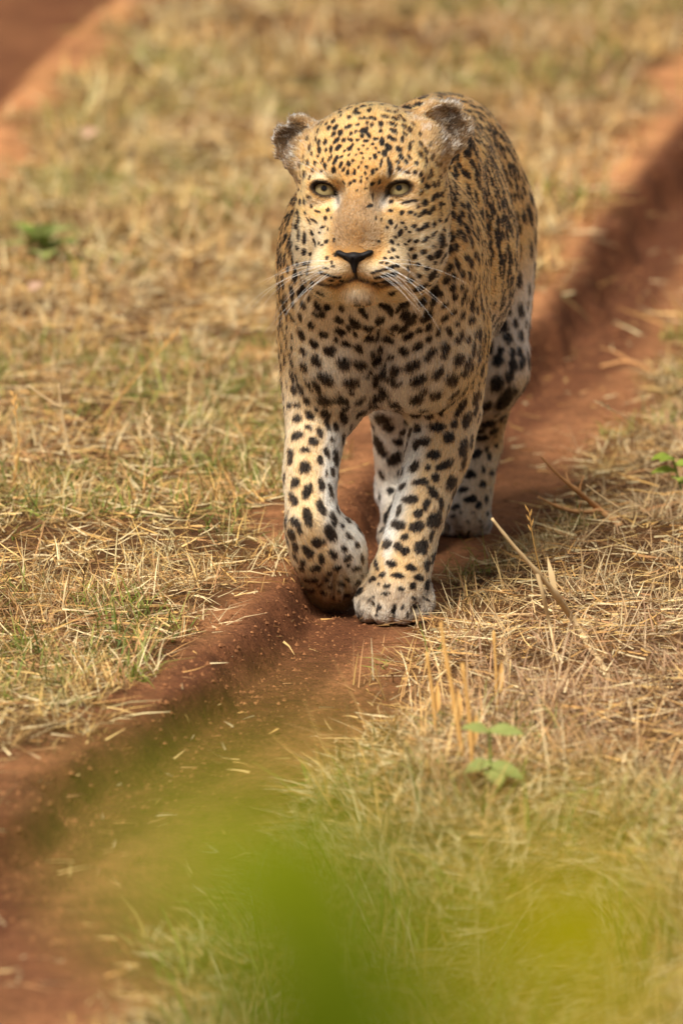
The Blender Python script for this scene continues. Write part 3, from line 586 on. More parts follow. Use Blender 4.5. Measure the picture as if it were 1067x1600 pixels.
TAN = srgb(204, 154, 90); DEEP = srgb(200, 144, 78); CREAM = srgb(224, 200, 158); WHITE = srgb(224, 216, 200)
BRIDGE = srgb(146, 112, 74); GREY = srgb(98, 80, 60); DARK = np.array([0.011, 0.009, 0.008]); BROWN = srgb(120, 76, 36)
def base_colour(p, n, W):
    """colour of the coat between the spots"""
    N = len(p); c = np.tile(TAN, (N, 1)); q = (p - HC) @ HR / S
    a, b, f = q[:, 0], q[:, 1], q[:, 2]
    hd = Rg('head', W) + Rg('ear', W)
    chest = Rg('chest', W) + Rg('shoulder', W) * 0.5 + Rg('neck', W) * 0.4
    c = mixc(c, DEEP, np.clip(Rg('torso', W), 0, 1) * sstep(0.45, 0.62, p[:, 2]) * 0.8)
    mid = np.exp(-((p[:, 0] + 0.022) / 0.075) ** 2)
    c = mixc(c, CREAM, np.clip(chest * (0.25 + 0.75 * mid) * sstep(0.15, -0.02, p[:, 1]) * sstep(0.60, 0.47, p[:, 2]), 0, 1) * 0.9)
    c = mixc(c, WHITE, np.clip(Rg('chest', W), 0, 1) * mid * sstep(0.50, 0.38, p[:, 2]) * 0.6)
    c = mixc(c, WHITE, np.clip(Rg('torso', W) + Rg('thigh', W), 0, 1) * np.maximum(sstep(-0.15, -0.6, n[:, 2]), sstep(0.44, 0.32, p[:, 2]) * 0.75))
    brs = np.clip(Rg('chest', W) + Rg('neck', W) + Rg('shoulder', W) + Rg('foreleg', W) * 0.6, 0, 1) * sstep(-0.1, -0.6, n[:, 1]) * sstep(0.52, 0.45, p[:, 2]) * sstep(0.24, 0.30, p[:, 2])
    c = mixc(c, CREAM, brs * np.exp(-((p[:, 0] + 0.02) / 0.15) ** 2) * 0.95)
    c = mixc(c, WHITE, brs * np.exp(-((p[:, 0] + 0.02) / 0.085) ** 2) * 0.8)
    fl = Rg('foreleg', W); side = np.where(p[:, 0] > -0.012, -1.0, 1.0)
    c = mixc(c, CREAM, fl * 0.45)
    c = mixc(c, WHITE, fl * sstep(0.15, 0.75, n[:, 0] * side))
    hl = np.clip(Rg('hindleg', W) + Rg('thigh', W) * 0.6, 0, 1); hside = np.where(p[:, 0] > 0.06, -1.0, 1.0)
    c = mixc(c, WHITE, hl * np.clip(0.55 + 0.5 * n[:, 0] * hside + 0.4 * (hside > 0), 0, 1))
    c = mixc(c, WHITE, np.clip(Rg('hindleg', W) + Rg('thigh', W), 0, 1) * (p[:, 0] < 0.055) * sstep(0.42, 0.34, p[:, 2]) * 0.8)
    pw = np.clip(Rg('paw', W) + Rg('hindpaw', W), 0, 1)
    c = mixc(c, srgb(178, 166, 148), pw * sstep(0.085, 0.055, p[:, 2]))
    c = mixc(c, srgb(70, 58, 48), pw * sstep(0.56, 0.72, vnoise(p * np.array([2.6, 1, 0.7]), 85, 77)) * sstep(0.095, 0.06, p[:, 2]) * 0.8)
    c = mixc(c, srgb(110, 92, 62), Rg('foreleg', W) * (p[:, 0] < -0.01) * sstep(0.10, 0.055, p[:, 2]) * 0.7)
    c = mixc(c, srgb(46, 36, 28), Rg('pad', W) * 0.9)
    # face
    g = lambda x, y, sx, sy: np.exp(-(((np.abs(a) - x) / sx) ** 2 + ((b - y) / sy) ** 2)) * hd * (f > -30)
    c = mixc(c, CREAM, hd * sstep(-25, -75, b) * sstep(34, 60, np.abs(a)) * 0.75)
    c = mixc(c, BRIDGE, np.clip(sstep(48, 26, np.abs(a)) * sstep(-108, -84, b) * sstep(24, -30, b) * hd * (f > 20), 0, 1) * 0.95)
    c = mixc(c, srgb(84, 60, 38), sstep(0.58, 0.75, vnoise(p, 420, 83)) * sstep(44, 30, np.abs(a)) * sstep(-100, -80, b) * sstep(60, 10, b) * hd * (f > 20) * 0.55)   # fine dark flecks
    c = mixc(c, srgb(186, 128, 62), g(22, -98, 18, 10) * 0.7)
    c = mixc(c, CREAM, g(24, -120, 30, 11) * 0.8)
    c = mixc(c, WHITE, g(0, -160, 34, 11) * 0.5)
    c = mixc(c, CREAM, g(58, 22, 22, 6))
    c = mixc(c, WHITE, g(36, -18, 7, 12) * 0.8)
    c = mixc(c, CREAM, g(62, -20, 18, 7) * 0.8)
    # dark rims of the eyes and the tear marks
    u = np.abs(a) - 58; v = b - 2.5 - (np.abs(a) - 58) * 0.16
    e_ = np.sqrt((u / 22) ** 2 + (v / 14.0) ** 2)
    c = mixc(c, DARK, sstep(1.12, 0.92, e_) * hd * (f > 10))
    c = mixc(c, DARK, np.exp(-(((np.abs(a) - 36 - (b + 10) * 0.25) / 4.5) ** 2 + ((b + 13) / 12) ** 2)) * hd * 0.95)
    # lips
    lip = np.exp(-((b + 133 + np.abs(a) * 0.40 - np.clip(np.abs(a) - 32, 0, 99) * 0.55) / 3.2) ** 2) * sstep(70, 56, np.abs(a)) * (f > 40)
    c = mixc(c, srgb(30, 22, 18), lip * hd)
    c = mixc(c, srgb(24, 18, 15), sstep(3.5, 1.5, np.abs(a)) * sstep(-138, -132, b) * sstep(-108, -112, b) * hd * (f > 60))
    er = Rg('ear', W)
    c = mixc(c, GREY, er * 0.7)
    for E_, in ((E1,), (E2,)):
        m, up, ff, rr = E_; s_ = np.sign(m[0]); d = q - m
        c = mixc(c, srgb(58, 45, 34), np.exp(-(((d @ rr) / 24) ** 2 + ((d @ up - 2) / 26) ** 2)) * er * ((d @ ff) > -9) * 0.8)
        c = mixc(c, TAN * 0.9, er * sstep(10, -22, d[:, 0] * s_) * 0.7 * (np.abs(d[:, 0]) < 90))      # tawny towards the head, dark towards the tip
        rho = np.sqrt(((d @ rr) / (0.62 * 75)) ** 2 + ((d @ up) / 40) ** 2)
        c = mixc(c, srgb(160, 136, 104), er * sstep(0.78, 0.95, rho) * ((d @ up) > -8) * (np.abs(d[:, 0]) < 80) * 0.35)
        c = mixc(c, srgb(60, 50, 42), er * (1 - sstep(-16, -9, d @ ff)) * 0.6)
    return np.clip(c, 0.004, 1)

# spots ------------------------------------------------------------
def hit(px, py):
    d = ray(px, py); r = bvh.ray_cast(Vector(CAM), Vector(d).normalized())
    return (np.array(r[0]), np.array(r[1])) if r[0] is not None else None
SP = []                                        # centre, half axis A, half axis B, normal, kind
for (ox, oy, k), txt in SPOTS:
    for item in txt.split(';'):
        x, y, L, Wd, an = map(float, item.split())
        px, py = ox + x / k, oy + y / k
        if oy == 270 and x < 670 and y > 560 and Wd < 20: Wd *= 1.6; L *= 1.15     # rows of the whisker pads
        h = hit(px, py)
        if h is None: continue
        p0, n0 = h; an = math.radians(an); gl, gw = (1.1, 1.12) if (oy < 300 and ox < 500) else ((0.98, 1.0) if oy > 600 else (1.05, 1.12)); Lp, Wp = L / k / 2 * gl, max(Wd / k / 2 * gw, 1.7)
        def axis_at(dx, dy, ln):
            out = []
            for s_ in (1, -1):
                g = hit(px + s_ * dx, py - s_ * dy)
                if g is not None and np.linalg.norm(g[0] - p0) < 2.4 * ln * S: out.append((g[0] - p0) * s_)
            if out: return np.mean(out, 0)
            v = np.array([dx, 0, dy]) * S; v = v - n0 * (v @ n0); return nrm(v) * ln * S
        A = axis_at(math.cos(an) * Lp, math.sin(an) * Lp, Lp); B = axis_at(-math.sin(an) * Wp, math.cos(an) * Wp, Wp)
        if not np.isfinite(A).all() or np.linalg.norm(A) < 1e-4: continue
        ah = nrm(A); B = B - ah * (B @ ah)
        bl = max(np.linalg.norm(B), Wp * S * 0.7); B = nrm(np.cross(n0, ah)) * bl
        SP.append((p0, A, B, n0, 0))
n_auth = len(SP)
# fill the rest of the coat at random, looser rows on the flanks
cand = rng.choice(len(LV), size=24000)
APT = np.array([s_[0] for s_ in SP]); placed = []; cell = {}
def near(p, R):
    k = tuple(np.floor(p / 0.06).astype(int))
    for i in (-1, 0, 1):
        for j in (-1, 0, 1):
            for l in (-1, 0, 1):
                for q in cell.get((k[0] + i, k[1] + j, k[2] + l), ()): yield q
for s_ in SP: cell.setdefault(tuple(np.floor(s_[0] / 0.06).astype(int)), []).append((s_[0], max(np.linalg.norm(s_[1]), np.linalg.norm(s_[2])) * 0.9))
for v in cand:
    p, n, w = LV[v], VN[v], RW[v]; reg = regs[int(np.argmax(w))]
    qh = (p - HC) @ HR / S
    if reg == 'ear' or reg == 'pad' or (reg == 'head' and ((abs(qh[0]) < 46 and qh[1] < 26) or (qh[1] < -82 and abs(qh[0]) < 74) or ((abs(qh[0]) - 58) / 34) ** 2 + ((qh[1] - 4) / 22) ** 2 < 1)): continue
    if p[2] < 0.05: continue
    t = FL[v] - n * (FL[v] @ n); t = nrm(t); bt = np.cross(n, t)
    sa, sb, ra, rb = {'torso': ((0.038, 0.0245, 0.0140, 0.0078) if p[2] < 0.60 else (0.031, 0.0165, 0.0140, 0.0078)), 'neck': (0.021, 0.0145, 0.0105, 0.0067), 'head': (0.0150, 0.0105, 0.0052, 0.0033),
                      'shoulder': (0.023, 0.0175, 0.0105, 0.0070), 'chest': (0.026, 0.021, 0.012, 0.008), 'thigh': (0.040, 0.030, 0.015, 0.010),
                      'tail': (0.045, 0.035, 0.018, 0.013), 'foreleg': (0.025, 0.020, 0.0085, 0.0060), 'hindleg': (0.028, 0.022, 0.009, 0.0065)}.get(reg, (0.034, 0.026, 0.012, 0.008))
    ok = True
    for c0, rr in near(p, 0):
        d = p - c0
        if rr:
            if (d @ d) < (rr + (0.55 if reg in ('torso', 'neck') else 0.42) * sb) ** 2: ok = False; break
        elif (d @ t / sa) ** 2 + (d @ bt / sb) ** 2 + (d @ n / sb) ** 2 < 1: ok = False; break
    if not ok: continue
    cell.setdefault(tuple(np.floor(p / 0.06).astype(int)), []).append((p, 0.0))
    an = rng.normal(0, 0.3); z1, z2 = rng.uniform(0.7, 1.3, 2)
    if reg == 'torso' and p[2] < 0.60:                   # rosettes: broken rings round a darker tan centre
        nb = rng.integers(3, 5); a0 = rng.uniform(0, 6.28)
        for kk in range(nb):
            aa = a0 + kk * 6.283 / nb + rng.normal(0, 0.25); o = p + t * math.cos(aa) * 0.0150 * z1 + bt * math.sin(aa) * 0.0092 * z2
            tv_ = -t * math.sin(aa) * 1.3 + bt * math.cos(aa); tv_ = nrm(tv_)
            SP.append((o, tv_ * rng.uniform(0.0085, 0.0125), np.cross(n, tv_) * rng.uniform(0.0056, 0.0078), n, 1))
        SP.append((p, t * 0.012 * z1, bt * 0.0075 * z2, n, 2))
        continue
    SP.append((p, (t * math.cos(an) + bt * math.sin(an)) * ra * z1, (bt * math.cos(an) - t * math.sin(an)) * rb * z2, n, 1))
    if reg in ('torso',) and rng.random() < 0.3:       # rosettes: a second mark beside the first
        o = p + bt * rb * 1.9 * rng.choice((-1, 1)) + t * ra * rng.uniform(-0.8, 0.8)
        SP.append((o, t * ra * 0.6, bt * rb * 0.75, n, 1))
print('spots', n_auth, len(SP))
def spot_mask(p, n, jit, kinds=(0, 1)):
    """0..1 darkness of the coat at the points"""
    m = np.zeros(len(p)); o = np.argsort(p[:, 1]); ys_ = p[o, 1]
    hq = (p - HC) @ HR / S; hz = np.where((hq[:, 2] > -60) & (np.abs(hq[:, 0]) < 110) & (hq[:, 1] > -140), 0.5, 1.0)   # crisper on the face
    wob = ((vnoise(p, 220, 3) - 0.5) * 0.55 + (vnoise(p, 90, 5) - 0.5) * 0.5) * hz + jit * hz
    for c0, A, B, n0, kind in SP:
        if kind not in kinds: continue
        la, lb = np.linalg.norm(A), np.linalg.norm(B); R = max(la, lb) * 1.5
        i0, i1 = np.searchsorted(ys_, (c0[1] - R, c0[1] + R)); s_ = o[i0:i1]
        if len(s_) == 0: continue
        d = p[s_] - c0
        k = (np.abs(d[:, 0]) < R) & (np.abs(d[:, 2]) < R); s_ = s_[k]; d = d[k]
        if len(s_) == 0: continue
        k = (n[s_] @ n0) > 0.1; s_ = s_[k]; d = d[k]
        r = np.sqrt((d @ A / la ** 2) ** 2 + (d @ B / lb ** 2) ** 2) + wob[s_]
        m[s_] = np.maximum(m[s_], sstep(1.12, 0.86, r))
    return m

# body skin under the fur
body_mat = attr_mat('coat_skin', rough=0.8, spec=0.1)
body = fast_mesh('body', LV, LF, body_mat, leopard, smooth=True)
bc = base_colour(LV, VN, RW); sm = spot_mask(LV, VN, 0.0)
bc = mixc(bc, DARK, sm) * 0.8
set_attr(body.data, 'col', 'FLOAT_COLOR', 'POINT', np.concatenate([bc, np.ones((len(bc), 1))], 1))

# fur ----------------------------------------------------------------
NF = 420000
cen = LV[T3].mean(1)
vis = np.clip(0.35 + 0.65 * sstep(-0.35, 0.1, -(nrm(TN) @ np.array([0, 0.985, -0.16]))), 0, 1)
regt = RW[T3[:, 0]]
dens = TA * vis * (1 + 1.6 * (Rg('head', regt) + Rg('ear', regt)) + 0.5 * (Rg('foreleg', regt) + Rg('paw', regt) + Rg('hindpaw', regt))) * np.where(cen[:, 1] > 0.95, 0.4, 1)
tri = rng.choice(len(T3), size=NF, p=dens / dens.sum())
u, v = rng.random(NF), rng.random(NF); fl_ = u + v > 1; u[fl_] = 1 - u[fl_]; v[fl_] = 1 - v[fl_]
bw = np.stack([1 - u - v, u, v], 1)[:, :, None]
tv = T3[tri]
hp = (LV[tv] * bw).sum(1); hn = nrm((VNs[tv] * bw).sum(1)); hf = (FL[tv] * bw).sum(1); hw = (RW[tv] * bw).sum(1)
q = (hp - HC) @ HR / S
eye_r = np.sqrt(((np.abs(q[:, 0]) - 58) / 18) ** 2 + ((q[:, 1] - 2.5 - (np.abs(q[:, 0]) - 58) * 0.16) / 11.2) ** 2)
nose_r = np.sqrt((q[:, 0] / 27) ** 2 + ((q[:, 1] + 101) / 14) ** 2)
hd = Rg('head', hw) + Rg('ear', hw)
keep = ~((hd > 0.3) & (q[:, 2] > 10) & (eye_r < 1.12)) & ~((hd > 0.3) & (q[:, 2] > 60) & (nose_r < 0.85)) & (hp[:, 2] > 0.004) & (Rg('pad', hw) < 0.6)
hp, hn, hf, hw, q, hd, eye_r = hp[keep], hn[keep], hf[keep], hw[keep], q[keep], hd[keep], eye_r[keep]; NF = len(hp)
t = nrm(hf - hn * (hf * hn).sum(1, keepdims=True))
ln = np.full(NF, 0.013)
for n_, l_ in (('torso', 0.009), ('chest', 0.0135), ('neck', 0.0105), ('shoulder', 0.011), ('thigh', 0.012), ('foreleg', 0.0095), ('hindleg', 0.010),
               ('paw', 0.0055), ('hindpaw', 0.006), ('head', 0.0085), ('ear', 0.0045), ('tail', 0.014)):
    ln += Rg(n_, hw) * (l_ - 0.013)
front = np.clip(Rg('head', hw), 0, 1)
ln *= 1 - front * 0.45 * sstep(20, 80, q[:, 2])                                        # short on the muzzle
ln *= 1 - front * 0.5 * sstep(1.9, 1.15, eye_r) * (q[:, 2] > 0)
ln += Rg('head', hw) * 0.008 * np.exp(-((q[:, 1] + 160) / 12) ** 2) * (q[:, 2] > 30)       # tuft of the chin
ln += Rg('head', hw) * 0.008 * sstep(0, -70, q[:, 2]) * sstep(0, -60, q[:, 1])
ln += Rg('ear', hw) * 0.005 * (rng.random(NF) < 0.2)
ln *= rng.uniform(0.7, 1.2, NF)
lift = np.radians(16 + 12 * Rg('chest', hw) - 4 * Rg('ear', hw) + rng.normal(0, 6, NF))
lift += np.radians((vnoise(hp, 60, 11) - 0.5) * 18)
bt = np.cross(hn, t)
sw = (vnoise(hp, 30, 21) - 0.5) * 0.45 + (vnoise(hp, 160, 22) - 0.5) * 0.4 + rng.normal(0, 0.12, NF)
dirt = nrm(t * np.cos(sw)[:, None] + bt * np.sin(sw)[:, None])
d0 = dirt * np.cos(lift)[:, None] + hn * np.sin(lift)[:, None]
l2 = np.maximum(lift - np.radians(20), np.radians(2)); d1 = dirt * np.cos(l2)[:, None] + hn * np.sin(l2)[:, None]
pts = np.empty((NF, 4, 3))
pts[:, 0] = hp - hn * 0.001
pts[:, 1] = hp + d0 * (ln / 3)[:, None]
pts[:, 2] = pts[:, 1] + nrm(d0 + d1) * (ln / 3)[:, None]
pts[:, 3] = pts[:, 2] + d1 * (ln / 3)[:, None] + rng.normal(0, 1, (NF, 3)) * (ln * 0.06)[:, None]
look = hp + dirt * (ln * 0.45)[:, None]
hc = base_colour(hp, hn, hw)
hc = mixc(hc, np.array([0.60, 0.52, 0.40]), Rg('ear', hw) * (vnoise(hp * np.array([1, 1, 3]), 110, 37) + rng.normal(0, 0.08, NF) > 0.60) * 0.85)
lum = (0.98 + rng.normal(0, 0.20, NF) + (vnoise(hp, 70, 31) - 0.5) * 0.3)
sm = spot_mask(look, hn, rng.normal(0, 0.10, NF)) * (1 - 0.85 * Rg('ear', hw))
brn = spot_mask(look, hn, rng.normal(0, 0.1, NF) - 0.22) * (1 - Rg('ear', hw))
hc = mixc(hc, BROWN * 1.4, np.clip(brn - sm, 0, 1) * 0.45)
hc = mixc(hc, BROWN * 1.5, spot_mask(look, hn, rng.normal(0, 0.1, NF), (2,)) * 0.40)
dk = DARK + rng.random((NF, 1)) * 0.01 + (Rg('foreleg', hw) * 0.6 + 0.2)[:, None] * np.array([0.030, 0.018, 0.009])   # browner on the forelegs
hc = mixc(hc * np.clip(lum, 0.5, 1.5)[:, None], dk, sm)
hcd = bpy.data.hair_curves.new('fur'); hcd.add_curves([4] * NF)
hcd.position_data.foreach_set('vector', pts.astype(np.float32).ravel())
rad = np.tile(np.array([0.00036, 0.00036, 0.00028, 0.00006]), (NF, 1)) * (1 + 0.25 * (Rg('chest', hw) + Rg('torso', hw)))[:, None]
set_attr(hcd, 'radius', 'FLOAT', 'POINT', rad)
set_attr(hcd, 'col', 'FLOAT_COLOR', 'CURVE', np.concatenate([np.clip(hc, 0.003, 0.95), 1 - sm[:, None]], 1))
fm, nt, pb = mat_new('leopard_fur'); nt.nodes.remove(pb)
at = nt.nodes.new('ShaderNodeAttribute'); at.attribute_name = 'col'
hb = nt.nodes.new('ShaderNodeBsdfHairPrincipled'); hb.model = 'CHIANG'; hb.parametrization = 'COLOR'
hb.inputs['Roughness'].default_value = 0.45; hb.inputs['Radial Roughness'].default_value = 0.7; hb.inputs['Coat'].default_value = 0.0
nt.links.new(at.outputs['Color'], hb.inputs['Color'])
mr = nt.nodes.new('ShaderNodeMapRange'); mr.inputs['To Min'].default_value = 1.12; mr.inputs['To Max'].default_value = 1.42   # black hairs shine less
nt.links.new(at.outputs['Alpha'], mr.inputs['Value']); nt.links.new(mr.outputs[0], hb.inputs['IOR'])
nt.links.new(hb.outputs[0], nt.nodes['Material Output'].inputs['Surface'])
hcd.materials.append(fm)
fur = bpy.data.objects.new('fur', hcd); col.objects.link(fur); fur.parent = leopard; fur['kind'] = 'stuff'
# ------------------------------------------------------------------ eyes, nose, whiskers
Lq = (LV - HC) @ HR / S                        # every body vertex in the head frame
def face_depth(a, b, r=5.0):
    m = (np.abs(Lq[:, 0] - a) < r) & (np.abs(Lq[:, 1] - b) < r); return Lq[m, 2].max() if m.any() else 60.0
em, nt, pb = mat_new('eye'); L_ = nt.links.new
tc = nt.nodes.new('ShaderNodeTexCoord'); sx = nt.nodes.new('ShaderNodeSeparateXYZ'); L_(tc.outputs['Object'], sx.inputs[0])
cx = nt.nodes.new('ShaderNodeCombineXYZ'); L_(sx.outputs[0], cx.inputs[0]); L_(sx.outputs[1], cx.inputs[1])
ln_ = nt.nodes.new('ShaderNodeVectorMath'); ln_.operation = 'LENGTH'; L_(cx.outputs[0], ln_.inputs[0])
nz = nt.nodes.new('ShaderNodeTexNoise'); nz.inputs['Scale'].default_value = 9; nz.inputs['Detail'].default_value = 4; L_(tc.outputs['Object'], nz.inputs['Vector'])
ad = nt.nodes.new('ShaderNodeMath'); ad.operation = 'MULTIPLY_ADD'; L_(nz.outputs[0], ad.inputs[0]); ad.inputs[1].default_value = 0.10; L_(ln_.outputs['Value'], ad.inputs[2])
rp = nt.nodes.new('ShaderNodeValToRGB'); L_(ad.outputs[0], rp.inputs[0]); rp.color_ramp.interpolation = 'LINEAR'
els = rp.color_ramp.elements
stops = [(0.0, (0.004, 0.004, 0.004)), (0.235, (0.004, 0.004, 0.004)), (0.262, srgb(110, 92, 48)), (0.34, srgb(170, 152, 106)), (0.72, srgb(138, 120, 78)), (0.82, srgb(74, 62, 34)), (0.87, (0.008, 0.007, 0.006)), (1.0, (0.008, 0.007, 0.006))]
els[0].position = 0.0; els[0].color = (*stops[0][1], 1); els[1].position = 1.0; els[1].color = (*stops[-1][1], 1)
for ps, c in stops[1:-1]: e = els.new(ps); e.color = (*c, 1)
L_(rp.outputs[0], pb.inputs['Base Color']); pb.inputs['Roughness'].default_value = 0.3; pb.inputs['Coat Weight'].default_value = 0.06; pb.inputs['Specular IOR Level'].default_value = 0.25; pb.inputs['Coat Roughness'].default_value = 0.03
import bmesh
bm = bmesh.new(); bmesh.ops.create_uvsphere(bm, u_segments=40, v_segments=24, radius=1.0)
eye_me = bpy.data.meshes.new('eye'); bm.to_mesh(eye_me); bm.free()
eye_me.polygons.foreach_set('use_smooth', np.ones(len(eye_me.polygons), dtype=bool)); eye_me.materials.append(em)
for s_ in (-1, 1):
    e = bpy.data.objects.new('eye', eye_me); col.objects.link(e); e.parent = leopard
    e.location = H(s_ * 57.5, 3.5, EYE_C); e.scale = [22 * S] * 3
    gaze = nrm(h_f + 0.10 * _up * 0.3 + 0.02 * h_r * s_)
    e.rotation_euler = Vector(gaze).to_track_quat('Z', 'Y').to_euler()
# nose pad
save = PRIMS; PRIMS = []
nd = face_depth(0, -104)
hell((0, -103, nd - 6), (15.5, 8.2, 13), 6); 
for s_ in (-1, 1):
    hell((s_ * 19, -99, nd - 9), (11, 5.5, 10), 7, rz=s_ * 24)
hcone((0, -106, nd - 4), (0, -125, nd - 8), 8, 3.0, 6)
for s_ in (-1, 1):
    hcarve((s_ * 13, -107, nd + 4), (6.5, 3.2, 6), 2.5, rz=s_ * 25); hcarve((s_ * 24, -103, nd - 1), (8, 2.2, 5), 2.5, rz=s_ * 22)
carve_cone(H(0, -106, nd + 5), H(0, -126, nd - 2), 1.2 * S, 1.2 * S, 0.002)
c0 = H(0, -108, nd - 8)
ax_ = [np.arange(c0[i] - 0.042, c0[i] + 0.042, 0.0011) for i in range(3)]
NV, NQ = surface_nets(grow(PRIMS, *ax_), *ax_)
PRIMS = save
nm = plain('nose_leather', (0.009, 0.007, 0.007), 0.6, 0.16)
fast_mesh('nose', NV, NQ, nm, leopard, smooth=True)
# whiskers: each a thin tapered hair
wm = plain('whisker', (0.80, 0.77, 0.70), 0.35, 0.5)
def whisker(p0, d0, ln, droop, rad=0.00019, seg=9):
    pts_ = [np.array(p0)]; d = nrm(d0)
    for i in range(seg):
        d = nrm(d + np.array([0, 0, -droop / seg])); pts_.append(pts_[-1] + d * ln / seg)
    V, Fc = [], []
    for i, p in enumerate(pts_):
        tt = nrm(pts_[min(i + 1, seg)] - pts_[max(i - 1, 0)]); s1 = nrm(np.cross(tt, (0.3, 0.9, 0.2))); s2 = np.cross(tt, s1); r = rad * (1 - 0.85 * i / seg)
        for k in range(4): V.append(p + (s1 * math.cos(k * math.pi / 2) + s2 * math.sin(k * math.pi / 2)) * r)
        if i: Fc += [(4 * i - 4 + k, 4 * i - 4 + (k + 1) % 4, 4 * i + (k + 1) % 4, 4 * i + k) for k in range(4)]
    mesh_obj('whisker', V, Fc, wm, leopard)
for s_ in (-1, 1):
    for row, (b0, cnt) in enumerate(((-108, 3), (-116, 4), (-124, 4), (-131, 3))):
        for i in range(cnt):
            a0 = s_ * (34 + i * 5.5 + row); b1 = b0 + rng.uniform(-2, 2)
            dp = face_depth(a0, b1, 4.0)
            d = h_r * s_ * rng.uniform(0.75, 1.0) + _up * (0.10 - 0.20 * row + rng.normal(0, 0.10)) + h_f * rng.uniform(0.05, 0.45)
            whisker(H(a0, b1, dp - 2), d, rng.uniform(0.055, 0.125), rng.uniform(0.5, 1.1))
    for i in range(3):                         # long hairs over the eyes
        a0 = s_ * (52 + i * 6); whisker(H(a0, 24, face_depth(a0, 24) - 2), _up * 0.8 + h_r * s_ * (0.3 + 0.2 * i) + h_f * 0.4, rng.uniform(0.03, 0.05), 0.8, 0.0003)
# ------------------------------------------------------------------ single plants, stalks and twigs
def gpt(px, py):
    z = 0.03
    for _ in range(4):
        p = G(px, py, z); z = float(ground_z(np.array([p[0]]), np.array([p[1]]))[0])
    return np.array([p[0], p[1], z])
def smooth_path(pts_, sub=5):
    pts_ = [np.asarray(p, float) for p in pts_]; out = []
    for i in range(len(pts_) - 1):
        p0, p1, p2, p3 = pts_[max(i - 1, 0)], pts_[i], pts_[i + 1], pts_[min(i + 2, len(pts_) - 1)]
        for k in range(sub):
            t = k / sub
            out.append(0.5 * ((2 * p1) + (-p0 + p2) * t + (2 * p0 - 5 * p1 + 4 * p2 - p3) * t * t + (-p0 + 3 * p1 - 3 * p2 + p3) * t ** 3))
    out.append(pts_[-1]); return out
def tube(name, pts_, r0, r1, mat, parent=None, sides=6, knots=(), bump=0.0):
    n = len(pts_); V, Fc = [], []
    for i, p in enumerate(pts_):
        tt = nrm(pts_[min(i + 1, n - 1)] - pts_[max(i - 1, 0)]); s1 = nrm(np.cross(tt, (0.31, 0.9, 0.21))); s2 = np.cross(tt, s1)
        r = r0 + (r1 - r0) * i / (n - 1)
        if i in knots: r *= 1.5
        r *= 1 + random.uniform(-bump, bump)
        for k in range(sides):
            a = 2 * math.pi * k / sides; V.append(p + (s1 * math.cos(a) + s2 * math.sin(a)) * r)
        if i: Fc += [(sides * (i - 1) + k, sides * (i - 1) + (k + 1) % sides, sides * i + (k + 1) % sides, sides * i + k) for k in range(sides)]
    Fc.append(tuple(range(sides))[::-1]); Fc.append(tuple(range(sides * (n - 1), sides * n)))
    return mesh_obj(name, V, Fc, mat, parent)
def leaf(name, base, direction, normal, L, W, mat, parent, fold=0.25, curl=0.3, seg=8, serr=0.0):
    d = nrm(direction); nn = nrm(np.asarray(normal, float) - d * (np.asarray(normal) @ d)); sd_ = np.cross(d, nn)
    V, Fc = [], []
    for i in range(seg + 1):
        t = i / seg; w = W * 0.5 * (math.sin(math.pi * min(1, t ** 0.8 * 0.96 + 0.03)) ** 0.85); c = base + d * L * t - nn * curl * L * t * t
        if serr and i % 2: w *= 1 - serr
        for u in (-1, -0.5, 0, 0.5, 1): V.append(c + sd_ * w * u + nn * (abs(u) * w * fold + 0.03 * W * math.sin(i * 1.7 + u * 3)))
        if i: Fc += [(5 * (i - 1) + k, 5 * (i - 1) + k + 1, 5 * i + k + 1, 5 * i + k) for k in range(4)]
    return mesh_obj(name, V, Fc, mat, parent)
def leaf_mat(name, rgb, rgb2, tr=0.4):
    m, nt, b = mat_new(name)
    tc = nt.nodes.new('ShaderNodeNewGeometry'); n = nt.nodes.new('ShaderNodeTexNoise'); n.inputs['Scale'].default_value = 60; n.inputs['Detail'].default_value = 5
    nt.links.new(tc.outputs['Position'], n.inputs['Vector'])
    mx = nt.nodes.new('ShaderNodeMix'); mx.data_type = 'RGBA'; mx.inputs[6].default_value = (*rgb, 1); mx.inputs[7].default_value = (*rgb2, 1)
    nt.links.new(n.outputs[0], mx.inputs[0]); nt.links.new(mx.outputs[2], b.inputs['Base Color']); b.inputs['Roughness'].default_value = 0.6; b.inputs['Specular IOR Level'].default_value = 0.12
    t = nt.nodes.new('ShaderNodeBsdfTranslucent'); nt.links.new(mx.outputs[2], t.inputs['Color'])
    ms = nt.nodes.new('ShaderNodeMixShader'); ms.inputs[0].default_value = tr
    nt.links.new(b.outputs[0], ms.inputs[1]); nt.links.new(t.outputs[0], ms.inputs[2]); nt.links.new(ms.outputs[0], nt.nodes['Material Output'].inputs['Surface'])
    return m
def root_at(name, p, label, cat, group=None):
    o = bpy.data.objects.new(name, None); col.objects.link(o); tag(o, label, cat, group); return o
bark = leaf_mat('dry_wood', srgb(172, 122, 74), srgb(206, 156, 104), 0.0)
stalk_m = leaf_mat('dry_stalk', srgb(186, 136, 70), srgb(208, 164, 98), 0.1)
pale_m = leaf_mat('pale_stalk', srgb(196, 162, 112), srgb(216, 190, 146), 0.1)
green_m = leaf_mat('weed_leaf', srgb(116, 138, 52), srgb(150, 166, 84), 0.4)
grey_m = leaf_mat('grey_weed_leaf', srgb(128, 138, 70), srgb(160, 164, 98), 0.35)
sprig_m = leaf_mat('sprig_leaf', srgb(134, 152, 44), srgb(170, 184, 84), 0.45)
pink_m = leaf_mat('pale_leaf', srgb(178, 140, 112), srgb(202, 168, 142), 0.3)
